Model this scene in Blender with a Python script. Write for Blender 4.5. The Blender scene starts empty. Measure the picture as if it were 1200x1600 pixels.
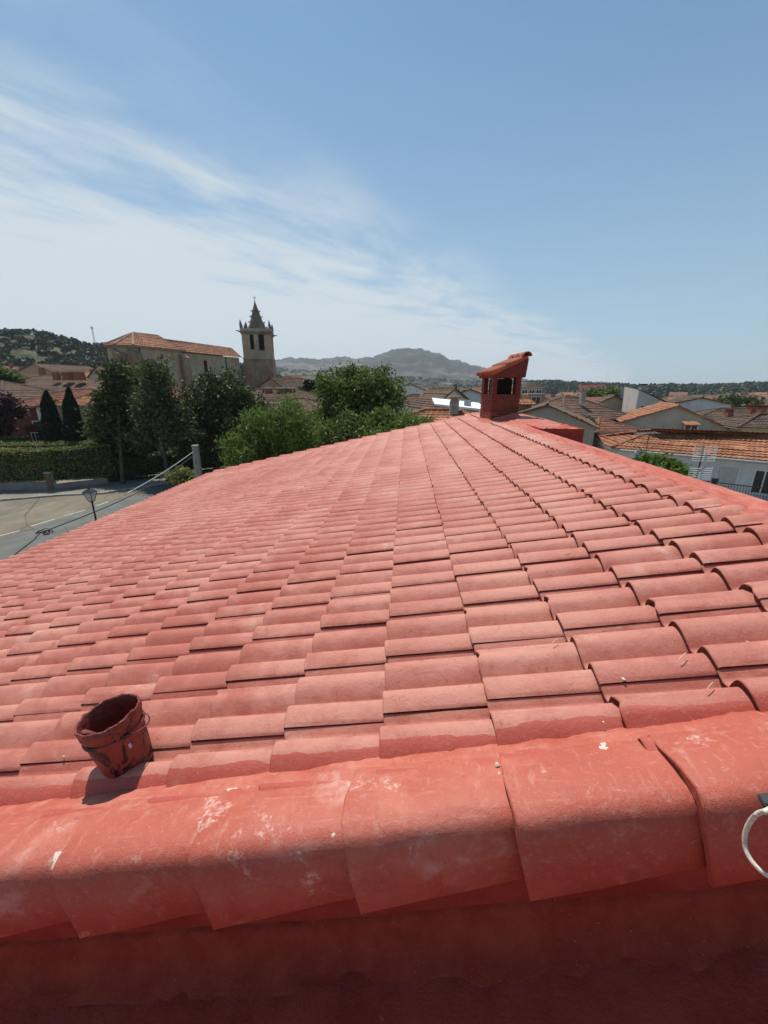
import bpy, bmesh, math, random
import numpy as np
from mathutils import Vector, Matrix, noise as mnoise
R = math.radians
random.seed(7); rng = np.random.default_rng(7)
C = bpy.context.scene.collection
SC = bpy.context.scene

# ------------------------------------------------------------------ camera
CAMZ = 8.3
FPX, PITCH, YAW, SLOPE = 621.1, R(17.29), R(3.17), R(12.75)
TW, TE = 0.30, 0.3516            # tile cover width, course exposure
cam = bpy.data.cameras.new('camera')
cam.sensor_fit = 'VERTICAL'; cam.sensor_height = 36.0; cam.lens = FPX/1600*36
cam.clip_start = 0.02; cam.clip_end = 20000
camo = bpy.data.objects.new('camera', cam); C.objects.link(camo)
camo.location = (0, 0, CAMZ); camo.rotation_euler = (R(90)-PITCH, 0, YAW)
SC.camera = camo

# ------------------------------------------------------------------ light
SUN_EL, SUN_AZ = R(66), R(-28)   # azimuth measured from +Y, negative to the left
sdir = Vector((math.sin(SUN_AZ)*math.cos(SUN_EL), math.cos(SUN_AZ)*math.cos(SUN_EL), math.sin(SUN_EL)))
sun = bpy.data.lights.new('sun', 'SUN'); sun.energy = 4.9; sun.angle = R(0.53); sun.color = (1, 0.945, 0.85)
suno = bpy.data.objects.new('sun', sun); C.objects.link(suno)
suno.rotation_euler = (-sdir).to_track_quat('-Z', 'Y').to_euler(); suno.location = (0, 0, 60)

W = bpy.data.worlds.new('World'); SC.world = W; W.use_nodes = True
nt = W.node_tree; nt.nodes.clear()
def N(t, **kw):
    n = nt.nodes.new(t)
    for k, v in kw.items(): setattr(n, k, v)
    return n
def L(a, b): nt.links.new(a, b)
def MATH(op, a, b=None, c=None, clamp=False):
    n = N('ShaderNodeMath', operation=op); n.use_clamp = clamp
    for i, v in enumerate((a, b, c)):
        if v is None: continue
        if isinstance(v, (int, float)): n.inputs[i].default_value = v
        else: L(v, n.inputs[i])
    return n.outputs[0]
sky = N('ShaderNodeTexSky', sky_type='NISHITA'); sky.sun_disc = False
sky.sun_elevation = SUN_EL; sky.sun_rotation = SUN_AZ
sky.altitude = 900; sky.air_density = 1.0; sky.dust_density = 0.9; sky.ozone_density = 1.0
tc = N('ShaderNodeTexCoord'); sep = N('ShaderNodeSeparateXYZ'); L(tc.outputs['Generated'], sep.inputs[0])
zc = MATH('MAXIMUM', sep.outputs[2], 0.035)
pxn = MATH('DIVIDE', sep.outputs[0], zc); pyn = MATH('DIVIDE', sep.outputs[1], zc)
# a cirrus front on a flat layer: along = (0.555, 0.832), across = distance left of its edge
al = MATH('ADD', MATH('MULTIPLY', pxn, 0.555), MATH('MULTIPLY', pyn, 0.832))
ac = MATH('SUBTRACT', MATH('MULTIPLY', MATH('SUBTRACT', pyn, 3.2), 0.51), MATH('MULTIPLY', pxn, 0.86))
cmb = N('ShaderNodeCombineXYZ'); L(MATH('MULTIPLY', al, 0.55), cmb.inputs[0]); L(MATH('MULTIPLY', ac, 1.15), cmb.inputs[1])
n1 = N('ShaderNodeTexNoise'); n1.inputs['Scale'].default_value = 1.5; n1.inputs['Detail'].default_value = 9; n1.inputs['Roughness'].default_value = 0.62; n1.inputs['Distortion'].default_value = 0.35
L(cmb.outputs[0], n1.inputs['Vector'])
cmb2 = N('ShaderNodeCombineXYZ'); L(MATH('MULTIPLY', al, 0.55), cmb2.inputs[0]); L(MATH('MULTIPLY', ac, 0.9), cmb2.inputs[1]); cmb2.inputs[2].default_value = 4.2
n2 = N('ShaderNodeTexNoise'); n2.inputs['Scale'].default_value = 1.1; n2.inputs['Detail'].default_value = 4
L(cmb2.outputs[0], n2.inputs['Vector'])
edge = N('ShaderNodeMapRange', interpolation_type='SMOOTHSTEP'); L(MATH('ADD', ac, MATH('MULTIPLY', MATH('SUBTRACT', n2.outputs[0], 0.5), 0.9)), edge.inputs[0])
edge.inputs[1].default_value = -0.45; edge.inputs[2].default_value = 0.50
deep = N('ShaderNodeMapRange', interpolation_type='SMOOTHSTEP'); L(ac, deep.inputs[0]); deep.inputs[1].default_value = 0.1; deep.inputs[2].default_value = 3.4
thr = MATH('SUBTRACT', 0.44, MATH('MULTIPLY', deep.outputs[0], 0.34))
wisp = N('ShaderNodeMapRange', interpolation_type='SMOOTHSTEP'); L(MATH('SUBTRACT', n1.outputs[0], thr), wisp.inputs[0]); wisp.inputs[1].default_value = -0.13; wisp.inputs[2].default_value = 0.27
cover = MATH('MULTIPLY', MATH('MULTIPLY', edge.outputs[0], wisp.outputs[0]), 0.90, clamp=True)
# pale summer air low over the horizon
low = N('ShaderNodeMapRange', interpolation_type='SMOOTHSTEP'); L(sep.outputs[2], low.inputs[0]); low.inputs[1].default_value = 0.66; low.inputs[2].default_value = 0.0
lowm = MATH('MULTIPLY', low.outputs[0], 0.60)
mixh = N('ShaderNodeMix', data_type='RGBA'); L(lowm, mixh.inputs[0]); tint = N('ShaderNodeMix', data_type='RGBA', blend_type='MULTIPLY'); tint.inputs[0].default_value = 1; L(sky.outputs[0], tint.inputs[6]); tint.inputs[7].default_value = (.82, 1.10, 1.12, 1); L(tint.outputs[2], mixh.inputs[6]); mixh.inputs[7].default_value = (3.7, 4.85, 5.7, 1)
mixc = N('ShaderNodeMix', data_type='RGBA'); L(cover, mixc.inputs[0]); L(mixh.outputs[2], mixc.inputs[6]); mixc.inputs[7].default_value = (6.3, 6.9, 7.2, 1)
bg = N('ShaderNodeBackground'); L(mixc.outputs[2], bg.inputs[0]); bg.inputs[1].default_value = 0.102
wo = N('ShaderNodeOutputWorld'); L(bg.outputs[0], wo.inputs[0])
SC.view_settings.view_transform = 'Standard'; SC.view_settings.look = 'None'; SC.view_settings.gamma = 1
SC.view_settings.exposure = 0.10; SC.view_settings.use_curve_mapping = False
SC.cycles.use_denoising = True; SC.cycles.max_bounces = 8; SC.cycles.transparent_max_bounces = 8

# ------------------------------------------------------------------ helpers
def ray(x, y):
    a = (x-600)/FPX; b = (y-800)/FPX
    f = math.cos(PITCH)-b*math.sin(PITCH); z = -b*math.cos(PITCH)-math.sin(PITCH)
    return Vector((a*math.cos(YAW)-f*math.sin(YAW), a*math.sin(YAW)+f*math.cos(YAW), z))
def at(x, y, Y):
    d = ray(x, y); return Vector((0, 0, CAMZ))+d*(Y/d.y)
def atz(x, y, z):
    d = ray(x, y); return Vector((0, 0, CAMZ))+d*((z-CAMZ)/d.z)
def tag(o, label=None, cat=None, group=None, kind=None):
    if label: o['label'] = label
    if cat: o['category'] = cat
    if group: o['group'] = group
    if kind: o['kind'] = kind
    return o
def empty(name, loc=(0, 0, 0), rz=0):
    o = bpy.data.objects.new(name, None); C.objects.link(o); o.location = loc; o.rotation_euler = (0, 0, rz)
    o.empty_display_size = 0.2
    return o
class MB:
    def __init__(s): s.v = []; s.f = []
    def poly(s, pts):
        n = len(s.v); s.v += [tuple(p) for p in pts]; s.f.append(tuple(range(n, n+len(pts)))); return s
    def box(s, x0, x1, y0, y1, z0, z1, M=None):
        n = len(s.v)
        p = [(x0,y0,z0),(x1,y0,z0),(x1,y1,z0),(x0,y1,z0),(x0,y0,z1),(x1,y0,z1),(x1,y1,z1),(x0,y1,z1)]
        if M is not None: p = [tuple(M @ Vector(q)) for q in p]
        s.v += p
        s.f += [tuple(n+i for i in q) for q in ((0,3,2,1),(4,5,6,7),(0,1,5,4),(1,2,6,5),(2,3,7,6),(3,0,4,7))]
        return s
    def tube(s, pts, rad, seg=8, cap=True):
        pts = [Vector(p) for p in pts]; n = len(s.v)
        rr = rad if isinstance(rad, (list, tuple)) else [rad]*len(pts)
        for i, p in enumerate(pts):
            t = (pts[min(i+1, len(pts)-1)]-pts[max(i-1, 0)]).normalized()
            a = t.cross(Vector((0, 0, 1)) if abs(t.z) < .95 else Vector((1, 0, 0))).normalized(); b = t.cross(a)
            for j in range(seg):
                w = 2*math.pi*j/seg; s.v.append(tuple(p+(a*math.cos(w)+b*math.sin(w))*rr[i]))
        for i in range(len(pts)-1):
            for j in range(seg):
                k = (j+1) % seg; s.f.append((n+i*seg+j, n+i*seg+k, n+(i+1)*seg+k, n+(i+1)*seg+j))
        if cap:
            s.f.append(tuple(n+j for j in range(seg))[::-1]); m = n+(len(pts)-1)*seg; s.f.append(tuple(m+j for j in range(seg)))
        return s
    def lathe(s, prof, c=(0, 0, 0), seg=16, sx=1):
        n = len(s.v)
        for r, z in prof:
            for j in range(seg):
                w = 2*math.pi*j/seg; s.v.append((c[0]+r*math.cos(w), c[1]+r*math.sin(w)*sx, c[2]+z))
        for i in range(len(prof)-1):
            for j in range(seg):
                k = (j+1) % seg; s.f.append((n+i*seg+j, n+i*seg+k, n+(i+1)*seg+k, n+(i+1)*seg+j))
        return s
    def mesh(s, name, mat=None, smooth=False):
        m = bpy.data.meshes.new(name); m.from_pydata(s.v, [], s.f); m.update()
        if mat: m.materials.append(mat)
        if smooth: m.polygons.foreach_set('use_smooth', [True]*len(m.polygons))
        return m
    def build(s, name, mat, parent=None, smooth=False, bevel=0, kind=None):
        o = bpy.data.objects.new(name, s.mesh(name, mat, smooth)); C.objects.link(o)
        if parent is not None: o.parent = parent
        if bevel:
            b = o.modifiers.new('bevel', 'BEVEL'); b.width = bevel; b.segments = 2; b.limit_method = 'ANGLE'
        if kind: o['kind'] = kind
        return o
def grid_obj(name, mat, P, parent=None, smooth=True, kind=None):
    """P: array (n, m, 3)"""
    n, m = P.shape[:2]
    me = bpy.data.meshes.new(name); i = np.arange(n*m).reshape(n, m)
    f = np.stack([i[:-1, :-1], i[:-1, 1:], i[1:, 1:], i[1:, :-1]], -1).reshape(-1, 4)
    me.vertices.add(n*m); me.vertices.foreach_set('co', P.reshape(-1).astype(np.float32))
    fast_faces(me, f)
    me.materials.append(mat)
    if smooth: me.polygons.foreach_set('use_smooth', np.ones(len(f), bool))
    o = bpy.data.objects.new(name, me); C.objects.link(o)
    if parent is not None: o.parent = parent
    if kind: o['kind'] = kind
    return o
def fast_faces(me, f):
    k = f.shape[1]; n = len(f)
    me.loops.add(n*k); me.loops.foreach_set('vertex_index', f.reshape(-1).astype(np.int32))
    me.polygons.add(n); me.polygons.foreach_set('loop_start', (np.arange(n)*k).astype(np.int32))
    me.update(calc_edges=True)
def npmesh(name, v, f, mats, idx=None, smooth=False):
    me = bpy.data.meshes.new(name); me.vertices.add(len(v)); me.vertices.foreach_set('co', np.asarray(v, np.float32).reshape(-1))
    fast_faces(me, np.asarray(f))
    for m in mats: me.materials.append(m)
    if idx is not None: me.polygons.foreach_set('material_index', np.asarray(idx, np.int32))
    if smooth: me.polygons.foreach_set('use_smooth', np.ones(len(f), bool))
    me.update(); return me
def fbm(x, y, z=0.0, o=4):
    return mnoise.fractal(Vector((x, y, z)), 0.9, 2.0, o)

# ------------------------------------------------------------------ materials
class Mat:
    def __init__(s, name, rough=0.8, spec=0.3):
        s.m = bpy.data.materials.new(name); s.m.use_nodes = True; s.t = s.m.node_tree
        s.b = s.t.nodes['Principled BSDF']; s.b.inputs['Roughness'].default_value = rough
        s.b.inputs['Specular IOR Level'].default_value = spec
    def n(s, t, **kw):
        n = s.t.nodes.new(t)
        for k, v in kw.items(): setattr(n, k, v)
        return n
    def l(s, a, b): s.t.links.new(a, b)
    def pos(s, obj=False):
        if obj: return s.n('ShaderNodeTexCoord').outputs['Object']
        return s.n('ShaderNodeNewGeometry').outputs['Position']
    def noise(s, vec, scale, detail=4, rough=.55, dist=0, stretch=None):
        n = s.n('ShaderNodeTexNoise'); n.inputs['Scale'].default_value = scale; n.inputs['Detail'].default_value = detail
        n.inputs['Roughness'].default_value = rough; n.inputs['Distortion'].default_value = dist
        if stretch:
            mp = s.n('ShaderNodeMapping'); mp.inputs['Scale'].default_value = stretch; s.l(vec, mp.inputs[0]); vec = mp.outputs[0]
        s.l(vec, n.inputs['Vector']); return n.outputs[0]
    def ramp(s, fac, lo, hi, a=0., b=1.):
        n = s.n('ShaderNodeMapRange', interpolation_type='SMOOTHSTEP'); s.l(fac, n.inputs[0])
        n.inputs[1].default_value = lo; n.inputs[2].default_value = hi; n.inputs[3].default_value = a; n.inputs[4].default_value = b
        return n.outputs[0]
    def math(s, op, a, b=None, clamp=False):
        n = s.n('ShaderNodeMath', operation=op); n.use_clamp = clamp
        for i, v in enumerate((a, b)):
            if v is None: continue
            if isinstance(v, (int, float)): n.inputs[i].default_value = v
            else: s.l(v, n.inputs[i])
        return n.outputs[0]
    def mix(s, fac, a, b, blend='MIX'):
        n = s.n('ShaderNodeMix', data_type='RGBA', blend_type=blend)
        for i, v in ((0, fac), (6, a), (7, b)):
            if isinstance(v, (int, float)): n.inputs[i].default_value = v
            elif isinstance(v, tuple): n.inputs[i].default_value = (*v, 1)
            else: s.l(v, n.inputs[i])
        return n.outputs[2]
    def col(s, c): s.l(c, s.b.inputs['Base Color'])
    def bump(s, h, strength=.5, dist=.01):
        n = s.n('ShaderNodeBump'); n.inputs['Strength'].default_value = strength; n.inputs['Distance'].default_value = dist
        s.l(h, n.inputs['Height']); s.l(n.outputs[0], s.b.inputs['Normal'])
    def sep(s, vec):
        n = s.n('ShaderNodeSeparateXYZ'); s.l(vec, n.inputs[0]); return n.outputs
def plain(name, c, rough=.6, var=.25, scale=6, spec=.3, metal=0, bump=0):
    m = Mat(name, rough, spec); p = m.pos(True)
    d = tuple(x*(1-var) for x in c); l = tuple(min(1, x*(1+var*.6)) for x in c)
    nz = m.noise(p, scale, 5, .6); m.col(m.mix(m.ramp(nz, .3, .7), d, l)); m.b.inputs['Metallic'].default_value = metal
    if bump: m.bump(m.noise(p, scale*8, 4), bump, .01)
    return m.m

def roof_paint(name, fresh, chips):
    """red roof paint, chalky where it has dried thin; fresh = share of thick new coat"""
    m = Mat(name, .55, .30); p = m.pos(); x = m.sep(p)
    deep, pink = ((.41, .093, .060), (.49, .155, .106)) if fresh else ((.41, .125, .090), (.53, .23, .172))
    big = m.noise(p, 1.3, 5, .6); mid = m.noise(p, 9, 6, .65, .4); fine = m.noise(p, 90, 5, .7); grit = m.noise(p, 420, 2, .5)
    chalk = m.math('ADD', m.math('MULTIPLY', big, .55), m.math('MULTIPLY', mid, .45))
    c = m.mix(m.ramp(chalk, .40-fresh*-.18, .60+fresh*.2), deep, pink)
    # each tile took the coat a little differently
    ct = m.n('ShaderNodeCombineXYZ')
    m.l(m.math('FLOOR', m.math('DIVIDE', m.math('ADD', x[0], .066*math.cos(SLOPE)), TE*math.cos(SLOPE))), ct.inputs[0])
    m.l(m.math('FLOOR', m.math('DIVIDE', m.math('ADD', x[1], .029-1e-3), TW)), ct.inputs[1])
    wn = m.n('ShaderNodeTexWhiteNoise'); m.l(ct.outputs[0], wn.inputs[0])
    c = m.mix(m.ramp(wn.outputs[0], 0, 1, 0, .30 if not fresh else .12), c, (.40, .115, .088))
    st = m.noise(p, 26, 5, .7, .2, (.10, 1, .10)); c = m.mix(m.ramp(st, .55, .72, 0, .40), c, (.31, .085, .066))
    st2 = m.noise(p, 40, 5, .7, .2, (.16, 1, .16)); c = m.mix(m.ramp(st2, .56, .74, 0, .38), c, (.58, .30, .25))
    # thick brushed band along the verge
    band = m.math('LESS_THAN', x[1], m.math('ADD', .925, m.math('MULTIPLY', m.noise(p, 7, 3), .05)))
    if not fresh: c = m.mix(m.math('MULTIPLY', band, .85), c, (.40, .072, .05))
    sm_ = m.math('MULTIPLY', m.ramp(m.noise(p, 2.6, 5, .6, .6), .60, .72), m.ramp(m.noise(p, 18, 5, .7), .40, .62)); c = m.mix(m.math('MULTIPLY', sm_, .55), c, (.62, .40, .34))
    # dusty scuffs and grain
    c = m.mix(m.ramp(fine, .54, .74, 0, .42), c, (.57, .275, .21))
    c = m.mix(m.ramp(m.noise(p, 33, 5, .7, .6), .56, .72, 0, .5), c, (.27, .085, .065))
    c = m.mix(m.ramp(grit, .62, .75, 0, .35), c, (.25, .06, .045))
    if fresh:
        br = m.noise(p, 16, 5, .75, .3, (1, .25, 1)); c = m.mix(m.ramp(br, .54, .72, 0, .55), c, (.55, .26, .21))
        bs = m.noise(p, 60, 4, .6, .2, (1, .12, 1)); c = m.mix(m.ramp(bs, .58, .75, 0, .35), c, (.58, .30, .25))
    if chips:
        v = m.n('ShaderNodeTexVoronoi'); v.inputs['Scale'].default_value = chips
        pw = m.n('ShaderNodeVectorMath', operation='ADD'); nn = m.n('ShaderNodeTexNoise'); nn.inputs['Scale'].default_value = 40; m.l(p, nn.inputs['Vector'])
        sc = m.n('ShaderNodeVectorMath', operation='SCALE'); m.l(nn.outputs[1], sc.inputs[0]); sc.inputs['Scale'].default_value = .045
        m.l(p, pw.inputs[0]); m.l(sc.outputs[0], pw.inputs[1]); m.l(pw.outputs[0], v.inputs['Vector'])
        sx = m.n('ShaderNodeSeparateColor'); m.l(v.outputs['Color'], sx.inputs[0])
        rad = m.math('MULTIPLY', m.math('MULTIPLY', m.math('MAXIMUM', m.math('SUBTRACT', sx.outputs[0], .62), 0), sx.outputs[1]), 1.1)
        spot = m.math('LESS_THAN', v.outputs['Distance'], rad)
        c = m.mix(m.math('MULTIPLY', spot, .72), c, (.72, .66, .58))
        sm = m.math('MULTIPLY', m.ramp(m.noise(p, 6.5, 6, .7, .8), .58, .68), m.ramp(m.noise(p, 75, 4, .7), .42, .58)); c = m.mix(m.math('MULTIPLY', sm, .6), c, (.68, .52, .45))
    m.col(c)
    m.l(m.ramp(mid, .3, .7, .46, .68), m.b.inputs['Roughness'])
    h = m.math('ADD', m.math('MULTIPLY', fine, .6), m.math('MULTIPLY', grit, .4))
    h = m.math('ADD', h, m.math('MULTIPLY', m.noise(p, 28, 4, .6), .9))
    m.bump(h, .55, .005)
    return m.m
M_TILE = roof_paint('roof_tile_paint', 0, 0)
M_CAP = roof_paint('cap_paint', .35, 9)
M_MORTAR = roof_paint('mortar_paint', .15, 0)
M_EDGE = plain('unpainted_shaded_edge', (.13, .042, .030), .9, .35, 60, .1)  # bare tile edge; colour also darkened to deepen the shade at the laps
def floor_paint():
    m = Mat('lower_roof_paint', .85, .05); p = m.pos()
    c = m.mix(m.ramp(m.noise(p, 6, 6, .65), .35, .65), (.33, .044, .031), (.41, .066, .047))
    c = m.mix(m.ramp(m.noise(p, 40, 4, .7), .66, .74, 0, .5), c, (.42, .22, .15)); m.col(c)
    m.bump(m.math('ADD', m.noise(p, 25, 5, .7), m.math('MULTIPLY', m.noise(p, 140, 4, .7), .5)), .8, .012); return m.m
M_FLOOR = floor_paint()
def band_paint():
    m = Mat('mortar_band', .9, .03); p = m.pos()
    c = m.mix(m.ramp(m.noise(p, 14, 6, .7), .35, .65), (.40, .058, .036), (.48, .085, .052))
    c = m.mix(m.ramp(m.noise(p, 120, 3, .6), .68, .74, 0, .8), c, (.5, .34, .18)); m.col(c)
    m.bump(m.noise(p, 130, 5, .75), .9, .01); return m.m
M_BAND = band_paint()
def brick_mat(name, a, b):
    m = Mat(name, .8, .2); p = m.pos(True); oi = m.n('ShaderNodeObjectInfo')
    c = m.mix(oi.outputs['Random'], a, b); c = m.mix(m.ramp(m.noise(m.pos(), 30, 5), .35, .7, 0, .5), c, tuple(x*.7 for x in a)); m.col(c)
    m.bump(m.noise(m.pos(), 90, 4), .5, .006); return m.m
M_BRICK = brick_mat('chimney_brick', (.16, .04, .027), (.27, .08, .052))
M_CHIM = plain('chimney_coat', (.16, .036, .027), .7, .25, 14)
M_CLAY = brick_mat('clay_tile', (.30, .095, .058), (.40, .15, .092))
M_JOINT = plain('joint_mortar', (.34, .13, .095), .9, .3, 20)
M_BLACK = plain('dull_black', (.02, .014, .012), .9)  # flat black for caps and panes, and painted-in darkness inside openings
def stucco(name, c, stain=.55):
    m = Mat(name, .9, .15); p = m.pos(); a = m.noise(p, .5, 5, .6); st = m.noise(p, 1.2, 5, .65, .3, (1, 1, .15))
    k = m.mix(m.ramp(a, .35, .7), tuple(x*.86 for x in c), c)
    k = m.mix(m.ramp(st, .5, .75, 0, stain), k, tuple(x*.55 for x in c)); m.col(k)
    m.bump(m.noise(p, 30, 4), .3, .01); return m.m
S = {}
for nm, c in dict(white=(.74,.74,.71), cool=(.68,.70,.71), beige=(.50,.45,.355), olive=(.42,.39,.31), cream=(.60,.51,.36), grey=(.56,.55,.51),
                  red=(.155,.042,.03), brick=(.32,.13,.08), tan=(.42,.29,.19), yellow=(.55,.44,.22), stone=(.36,.30,.23), ochre=(.46,.26,.15)).items():
    S[nm] = stucco('stucco_'+nm, c)
def old_tile(name, a, b, dark, rows=True):
    m = Mat(name, .88, .15); p = m.pos()
    c = m.mix(m.ramp(m.noise(p, 2.2, 5, .7), .3, .7), a, b)
    c = m.mix(m.ramp(m.noise(p, .28, 5, .7), .42, .66, 0, .6), c, tuple(x*.6 for x in a)); c = m.mix(m.ramp(m.noise(p, 1.1, 4, .7), .56, .7, 0, .45), c, tuple(min(1, x*1.45) for x in b))
    c = m.mix(m.ramp(m.noise(p, 11, 4, .8), .38, .70, 0, .75), c, dark)
    vo = m.n('ShaderNodeTexVoronoi'); vo.inputs['Scale'].default_value = 3.2; m.l(p, vo.inputs['Vector']); vs = m.n('ShaderNodeSeparateColor'); m.l(vo.outputs['Color'], vs.inputs[0])
    c = m.mix(m.ramp(vs.outputs[0], .55, 1, 0, .55), c, dark); c = m.mix(m.ramp(vs.outputs[1], .6, 1, 0, .45), c, tuple(min(1, x*1.35) for x in b))
    c = m.mix(m.ramp(m.noise(p, 4, 3, .6), .62, .75, 0, .5), c, tuple(min(1, x*1.5) for x in b)); m.col(c)
    m.bump(m.noise(p, 25, 4, .7), .4, .02); return m.m
T_ORANGE = old_tile('tile_orange', (.31,.128,.068), (.41,.20,.118), (.18,.08,.048))
T_BROWN = old_tile('tile_brown', (.135,.085,.06), (.185,.125,.09), (.07,.048,.036))
T_RED = old_tile('tile_red', (.20,.082,.052), (.27,.13,.09), (.11,.055,.04))
T_DARK = old_tile('tile_dark', (.11,.078,.06), (.16,.115,.088), (.06,.045,.034))
T_CHURCH = old_tile('tile_church', (.27,.115,.065), (.40,.20,.125), (.13,.075,.05))
def stone_mat(name, a, b, d):
    m = Mat(name, .92, .12); p = m.pos()
    c = m.mix(m.ramp(m.noise(p, .35, 6, .65), .35, .65), a, b)
    bt = m.n('ShaderNodeTexVoronoi'); bt.inputs['Scale'].default_value = 1.6; m.l(p, bt.inputs['Vector'])
    c = m.mix(.18, c, bt.outputs['Color'], 'SOFT_LIGHT')
    c = m.mix(m.ramp(m.noise(p, 2.5, 6, .75), .48, .75, 0, .6), c, d)
    c = m.mix(m.ramp(m.noise(p, .8, 4, .6, .2, (1, 1, .12)), .52, .75, 0, .5), c, d); m.col(c)
    m.bump(m.noise(p, 5, 6, .7), .7, .06); return m.m
M_STONE = stone_mat('church_plaster', (.36,.305,.22), (.45,.385,.28), (.22,.175,.125))
M_STONE2 = stone_mat('tower_stone', (.37,.295,.22), (.47,.385,.295), (.21,.155,.115))
M_RUBBLE = stone_mat('rubble_stone', (.23,.16,.115), (.33,.25,.185), (.12,.085,.065))
M_SPIRE = stone_mat('spire_stone', (.17,.155,.12), (.25,.225,.175), (.10,.09,.07))
M_GLASS = plain('dark_glass', (.03,.035,.04), .15, .2, 2, .5)
M_WFRAME = plain('white_frame', (.7,.7,.68), .5, .1)
M_SHUT = plain('roller_blind', (.50,.51,.50), .6, .12)
M_IRON = plain('black_iron', (.022,.022,.024), .45, .2, 30, .5)
M_GALV = plain('galvanised', (.38,.39,.40), .45, .25, 12, .5, .4)
M_CONC = plain('concrete', (.36,.34,.30), .9, .3, 5, .2, 0, .4)
M_WALLC = stone_mat('low_wall', (.26,.23,.19), (.34,.30,.25), (.15,.13,.11))
M_WHITE = plain('white_sheet', (.78,.79,.80), .5, .06)
M_CREAM = plain('cream_cord', (.62,.56,.46), .65, .3, 160)
def leaf_mat(name, a, b, tr=.25):
    m = Mat(name, .6, .25); g = m.n('ShaderNodeNewGeometry'); p = m.pos()
    c = m.mix(g.outputs['Random Per Island'], a, b)
    c = m.mix(m.ramp(m.noise(p, .9, 3), .35, .65, 0, .45), c, tuple(x*.6 for x in a)); m.col(c)
    t = m.n('ShaderNodeBsdfTranslucent'); m.l(c, t.inputs[0]); mx = m.n('ShaderNodeMixShader'); mx.inputs[0].default_value = tr
    m.l(m.b.outputs[0], mx.inputs[1]); m.l(t.outputs[0], mx.inputs[2]); m.l(mx.outputs[0], m.t.nodes['Material Output'].inputs[0]); return m.m
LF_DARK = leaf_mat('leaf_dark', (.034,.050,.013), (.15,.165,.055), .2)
LF_GREY = leaf_mat('leaf_greygreen', (.045,.064,.02), (.18,.19,.085), .22)
LF_MID = leaf_mat('leaf_mid', (.065,.115,.022), (.19,.24,.06), .3)
LF_LIGHT = leaf_mat('leaf_light', (.08,.14,.024), (.20,.26,.06), .35)
LF_CYP = leaf_mat('leaf_cypress', (.016,.026,.012), (.03,.042,.02), .05)
LF_PURP = leaf_mat('leaf_purple', (.05,.018,.022), (.09,.035,.04), .2)
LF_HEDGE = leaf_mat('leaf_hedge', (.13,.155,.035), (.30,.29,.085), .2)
LF_OAK = leaf_mat('leaf_oak', (.030,.046,.020), (.055,.072,.034), .08)
M_BARK = plain('bark', (.11,.085,.065), .95, .4, 8, .1, 0, .8)

# ------------------------------------------------------------------ ground
def sst(a, b, x):
    t = min(1, max(0, (x-a)/(b-a))); return t*t*(3-2*t)
def gz(x, y):
    d = math.hypot(x, y)
    h = -2.2*sst(5, 13, x)*(1-sst(500, 900, d))
    h += 3.0*sst(55, 100, d)*sst(-12, -45, x)
    return h
def ground_mat():
    m = Mat('dry_ground', .95, .1); p = m.pos()
    c = m.mix(m.ramp(m.noise(p, .02, 6, .6), .35, .65), (.20,.155,.095), (.27,.215,.135))
    c = m.mix(m.ramp(m.noise(p, .35, 5, .7), .45, .7, 0, .6), c, (.10,.105,.05)); m.col(c)
    m.bump(m.noise(p, 3, 5), .5, .05); return m.m
rs = np.concatenate([np.linspace(0, 120, 61), np.geomspace(124, 9000, 50)])
P = np.zeros((len(rs), 121, 3))
for i, r in enumerate(rs):
    for j in range(121):
        a = 2*math.pi*j/120; x, y = r*math.sin(a), r*math.cos(a); P[i, j] = (x, y, gz(x, y)-.02)
grid_obj('ground', ground_mat(), P, kind='structure')

def asphalt(name, a, b, dash=False):
    m = Mat(name, .9, .2); p = m.pos()
    c = m.mix(m.ramp(m.noise(p, .45, 6, .65, .5), .35, .68), a, b)
    cr = m.n('ShaderNodeTexVoronoi', feature='DISTANCE_TO_EDGE'); cr.inputs['Scale'].default_value = .28; m.l(p, cr.inputs['Vector']); c = m.mix(m.ramp(cr.outputs[0], .012, .0, 0, .7), c, tuple(x*.4 for x in a))
    pv = m.n('ShaderNodeTexVoronoi'); pv.inputs['Scale'].default_value = .16; m.l(p, pv.inputs['Vector']); c = m.mix(.04, c, pv.outputs['Color'], 'SOFT_LIGHT')
    c = m.mix(m.ramp(m.noise(p, 60, 3, .6), .5, .75, 0, .35), c, tuple(x*1.7 for x in b))
    c = m.mix(m.ramp(m.noise(p, .9, 4, .6, 0, (1, .08, 1)), .55, .75, 0, .4), c, tuple(x*.7 for x in a)); m.col(c)
    m.bump(m.noise(p, 90, 3), .4, .01); return m.m
road = MB().poly([(-34,-40,.004),(-6.6,-40,.004),(-6.6,36,.004),(-12,52,.004),(-22,58,.004),(-34,40,.004)]).build('road', asphalt('asphalt', (.105,.105,.10), (.15,.15,.14)), kind='structure')
lane = MB().poly([(-34,-40,.008),(-26.4,-40,.008),(-23.15,21.6,.008),(-22.75,28.5,.008),(-21.0,35.2,.008),(-24.4,31.4,.008),(-33,29,.008)]).build('sandy_lane', asphalt('sandy_asphalt', (.145,.125,.095), (.195,.17,.13)), kind='structure')
M_PAINTW = plain('road_paint', (.36,.36,.34), .8, .4, 9)
for (a, b) in (((-45,846),(-20,840)), ((0,837),(31,829)), ((48,822),(85,811)), ((101,806),(133,797)), ((149,791),(169,784))):
    p, q = atz(*a, .012), atz(*b, .012); d = (q-p).normalized(); n = Vector((-d.y, d.x, 0))*.09
    MB().poly([p-n, q-n, q+n, p+n]).build('lane_dash', M_PAINTW, road)
p, q = atz(-5, 811, .013), atz(90, 784, .013); d = (q-p).normalized(); n = Vector((-d.y, d.x, 0))*.16
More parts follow.
